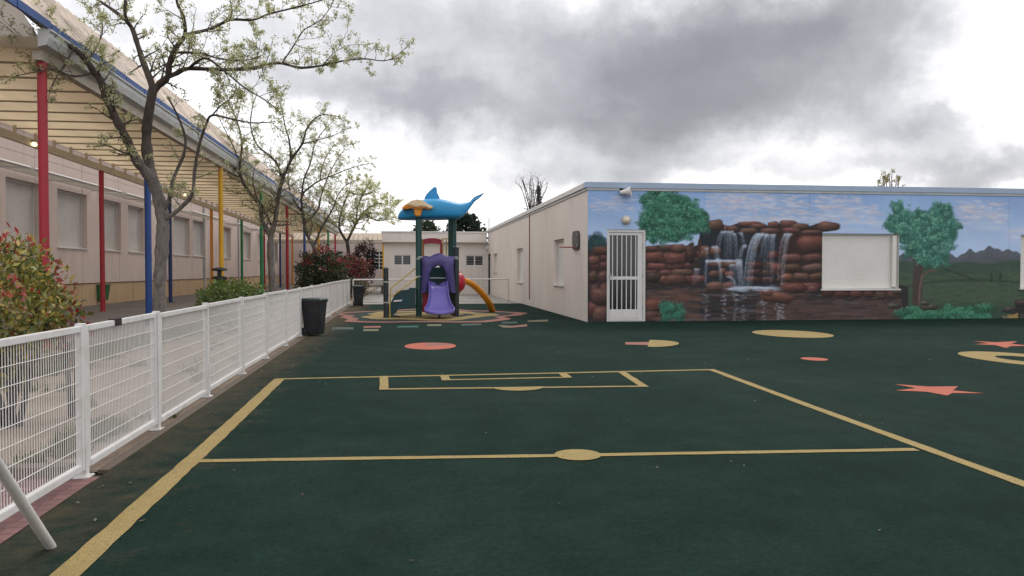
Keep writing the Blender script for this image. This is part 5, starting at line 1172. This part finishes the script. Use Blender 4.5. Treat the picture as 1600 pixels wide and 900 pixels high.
def conifer(name, label, px, py0, Y, w, seed, n, cols, h_py, dome):
    b = at_y(px, 440, Y); zt_ = at_y(px, h_py, Y).z; t = thing(name, (b.x, Y, 0), label, 'tree'); r = np.random.default_rng(seed)
    q = r.random(n)**.7; zz = zt_*(.25+.75*q)
    rad = w*(np.sqrt(np.clip(1-((q-.35)/.67)**2, 0, 1)) if dome else (1-q)**.6)
    a = r.uniform(0, 6.283, n); rr = rad*r.uniform(.55, 1.05, n)*(1+.18*np.sin(5*a+9*q)); c = np.stack([b.x+rr*np.cos(a), Y+rr*np.sin(a), zz], 1)
    leaf_object('crown', c, .30 if dome else .18, palette(n, cols), M['leaf'], t, .2, .5)
    mb = MB(); mb.tube([(b.x, Y, 0), (b.x, Y, zt_*.9)], [.2, .03], 8); mb.build('trunk', M['bark_dark'], t); return t
conifer('dark_conifer', 'dark round evergreen treetop behind the dolphin roof', 727, 0, 62, 1.75, 5, 5200, [(.018, .032, .022), (.03, .045, .03), (.012, .022, .018)], 336, True)
conifer('cypress', 'thin dark cypress spire beside the leafless tree', 842, 0, 60, .42, 6, 1600, [(.025, .03, .024), (.035, .04, .03)], 292, False)
conifer('dark_conifer', 'faint low evergreen top between dolphin and far canopy', 666, 0, 66, 1.5, 8, 2600, [(.03, .045, .03), (.045, .06, .035)], 346, True)

# ------------------------------------------------------------------ grass, weeds, leaf litter
def tufts(name, label, spots, cols, h):
    mb = MB(); cl = []
    for (x, y, z, r, n) in spots:
        for _ in range(n):
            a = random.uniform(0, 6.28); q = r*math.sqrt(random.random()); bx, by = x+q*math.cos(a), y+q*math.sin(a); L = h*random.uniform(.4, 1.2); dx, dy = random.gauss(0, .4)*L, random.gauss(0, .4)*L; w = .006
            c = random.choice(cols); k = random.uniform(.7, 1.3); mb.poly([(bx-w, by, z), (bx+w, by, z), (bx+dx, by+dy, z+L)]); cl += [tuple(v*k for v in c)]*3
    return tag(mb.build(name, M['leaf'], colors=cl, recalc=False), label, 'grass', kind='stuff')
sp = []
for _ in range(260): y = random.uniform(8, 34); sp.append((-4.95+abs(random.gauss(0, .25)), y, 0, random.uniform(.08, .3), 60))
for _ in range(26): y = random.uniform(5.6, 28); sp.append((random.uniform(-4.8, fence_pt(y).x-.1), y, 0, random.uniform(.05, .2), 40))
for _ in range(5): y = random.uniform(5.4, 9); sp.append((fence_pt(y).x-random.uniform(.15, .5), y, 0, random.uniform(.08, .2), 70))
for x, y in ((150, 690), (165, 680), (178, 668)): g = at(x, y); sp.append((g.x-.1, g.y, 0, .2, 220))
tufts('grass', 'sparse green grass and weeds on the sandy strip behind the fence', sp, [(.06, .085, .025), (.09, .11, .035), (.12, .11, .05)], .115)
mb = MB(); cl = []
for _ in range(300):
    if random.random() < .55: y = random.uniform(3.5, 30); x = fence_pt(y).x+.2+abs(random.gauss(0, .35)); 
    else: x, y = random.uniform(-1.5, 8), random.uniform(2.5, 19)
    a = random.uniform(0, 6.28); L = random.uniform(.006, .02); e1 = Vector((math.cos(a), math.sin(a), .15))*L; e2 = Vector((-math.sin(a), math.cos(a), -.1))*L*.5; c = Vector((x, y, .012))
    mb.quad(c-e1, c-e2, c+e1, c+e2); cl += [random.choice([(.28, .24, .17), (.16, .11, .06), (.26, .24, .20), (.12, .13, .05)])]*4
tag(mb.build('leaf_litter', M['leaf'], colors=cl, recalc=False), 'scattered tiny dry leaves and crumbs on the green court', 'litter', kind='stuff')

# ------------------------------------------------------------------ sky and light
SUN_EL, SUN_AZ = 48, 32       # azimuth clockwise from +Y
w = bpy.data.worlds.new('World'); scene.world = w; w.use_nodes = True; nt = w.node_tree; bg = nt.nodes['Background']
sky = N(nt, 'ShaderNodeTexSky', sky_type='NISHITA'); sky.sun_disc = False; sky.sun_elevation = R(SUN_EL); sky.sun_rotation = R(SUN_AZ); sky.dust_density = 3
tc = N(nt, 'ShaderNodeTexCoord'); sx = N(nt, 'ShaderNodeSeparateXYZ'); nt.links.new(tc.outputs['Generated'], sx.inputs[0])
wn = N(nt, 'ShaderNodeTexNoise'); wn.inputs['Scale'].default_value = 5; wn.inputs['Detail'].default_value = 7; wn.inputs['Roughness'].default_value = .62; nt.links.new(tc.outputs['Generated'], wn.inputs['Vector'])
ws = N(nt, 'ShaderNodeSeparateColor'); nt.links.new(wn.outputs['Color'], ws.inputs[0])
azn = math_n(nt, 'MULTIPLY', math_n(nt, 'ARCTAN2', sx.outputs[0], sx.outputs[1]), 57.2958)
eln = math_n(nt, 'MULTIPLY', math_n(nt, 'ARCSINE', sx.outputs[2]), 57.2958)
azw = math_n(nt, 'ADD', azn, math_n(nt, 'MULTIPLY_ADD', ws.outputs[0], 16, -8)); elw = math_n(nt, 'ADD', eln, math_n(nt, 'MULTIPLY_ADD', ws.outputs[1], 10, -5))
def sky_dir(px, py):
    d = ray(px, py).normalized(); return math.degrees(math.atan2(d.x, d.y)), math.degrees(math.asin(d.z))
def gauss(px, py, sw, sh, amp, shear=0, pw=2):
    a, e = sky_dir(px, py); A = math_n(nt, 'DIVIDE', math_n(nt, 'SUBTRACT', azw, a), sw/1200*57.3); E0 = math_n(nt, 'SUBTRACT', elw, e)
    if shear: A = math_n(nt, 'MULTIPLY_ADD', E0, -shear/(sw/1200*57.3), A)
    E = math_n(nt, 'DIVIDE', E0, sh/1200*57.3)
    s = math_n(nt, 'ADD', math_n(nt, 'POWER', math_n(nt, 'ABSOLUTE', A), pw), math_n(nt, 'POWER', math_n(nt, 'ABSOLUTE', E), pw))
    return math_n(nt, 'MULTIPLY', math_n(nt, 'EXPONENT', math_n(nt, 'MULTIPLY', s, -1)), amp)
parts = [gauss(1150, 120, 250, 95, .85, .8, 3), gauss(1260, 40, 200, 70, .45, .8), gauss(660, 160, 220, 36, .60), gauss(880, 80, 200, 70, .42), gauss(1430, 205, 80, 24, .55), gauss(1530, 262, 120, 24, .48), gauss(960, 258, 130, 28, .48), gauss(1290, 264, 180, 20, .28), gauss(600, 255, 60, 20, .12), gauss(480, 50, 420, 110, .34), gauss(1120, 190, 170, 46, .34)]
dk = parts[0]
for q in parts[1:]: dk = math_n(nt, 'ADD', dk, q)
fb1 = noise(nt, 4.5, 9, .62, tc.outputs['Generated'], .3); fb2 = noise(nt, 14, 7, .6, scaled(nt, tc.outputs['Generated'], (1, 1, 2.2)), .2)
dk = math_n(nt, 'ADD', dk, math_n(nt, 'MULTIPLY', math_n(nt, 'SUBTRACT', fb1, .55), 1.05)); dk = math_n(nt, 'ADD', dk, math_n(nt, 'MULTIPLY', math_n(nt, 'SUBTRACT', fb2, .5), .42))
# the overhead and rear sky is an even bright overcast
cr = ramp(nt, math_n(nt, 'DIVIDE', dk, 1.7), [(0.0, (1.42, 1.42, 1.44)), (.08, (1.05, 1.05, 1.07)), (.20, (.76, .765, .80)), (.40, (.50, .508, .548)), (.66, (.325, .333, .367)), (1.0, (.225, .232, .262))])
cl10 = mixc(nt, 1.0, cr, (10.0, 10.0, 10.0), 'MULTIPLY')
nt.links.new(mixc(nt, .93, sky.outputs[0], cl10), bg.inputs['Color']); bg.inputs['Strength'].default_value = .1
sun = bpy.data.lights.new('sun', 'SUN'); sun.energy = 1.0; sun.angle = R(18); sun.color = (1, .96, .9); so = bpy.data.objects.new('sun', sun); COL.objects.link(so)
sd = Vector((math.sin(R(SUN_AZ))*math.cos(R(SUN_EL)), math.cos(R(SUN_AZ))*math.cos(R(SUN_EL)), math.sin(R(SUN_EL)))); so.rotation_euler = sd.to_track_quat('Z', 'Y').to_euler(); so.location = sd*80
vs = scene.view_settings; scene.display_settings.display_device = 'sRGB'; vs.view_transform = 'Standard'; vs.look = 'None'; vs.exposure = 0; vs.gamma = 1; vs.use_curve_mapping = False
scene.render.engine = 'CYCLES'; cy = scene.cycles; cy.use_denoising = True; cy.max_bounces = 6; cy.diffuse_bounces = 4; cy.transmission_bounces = 4; cy.transparent_max_bounces = 4; cy.caustics_reflective = False; cy.caustics_refractive = False
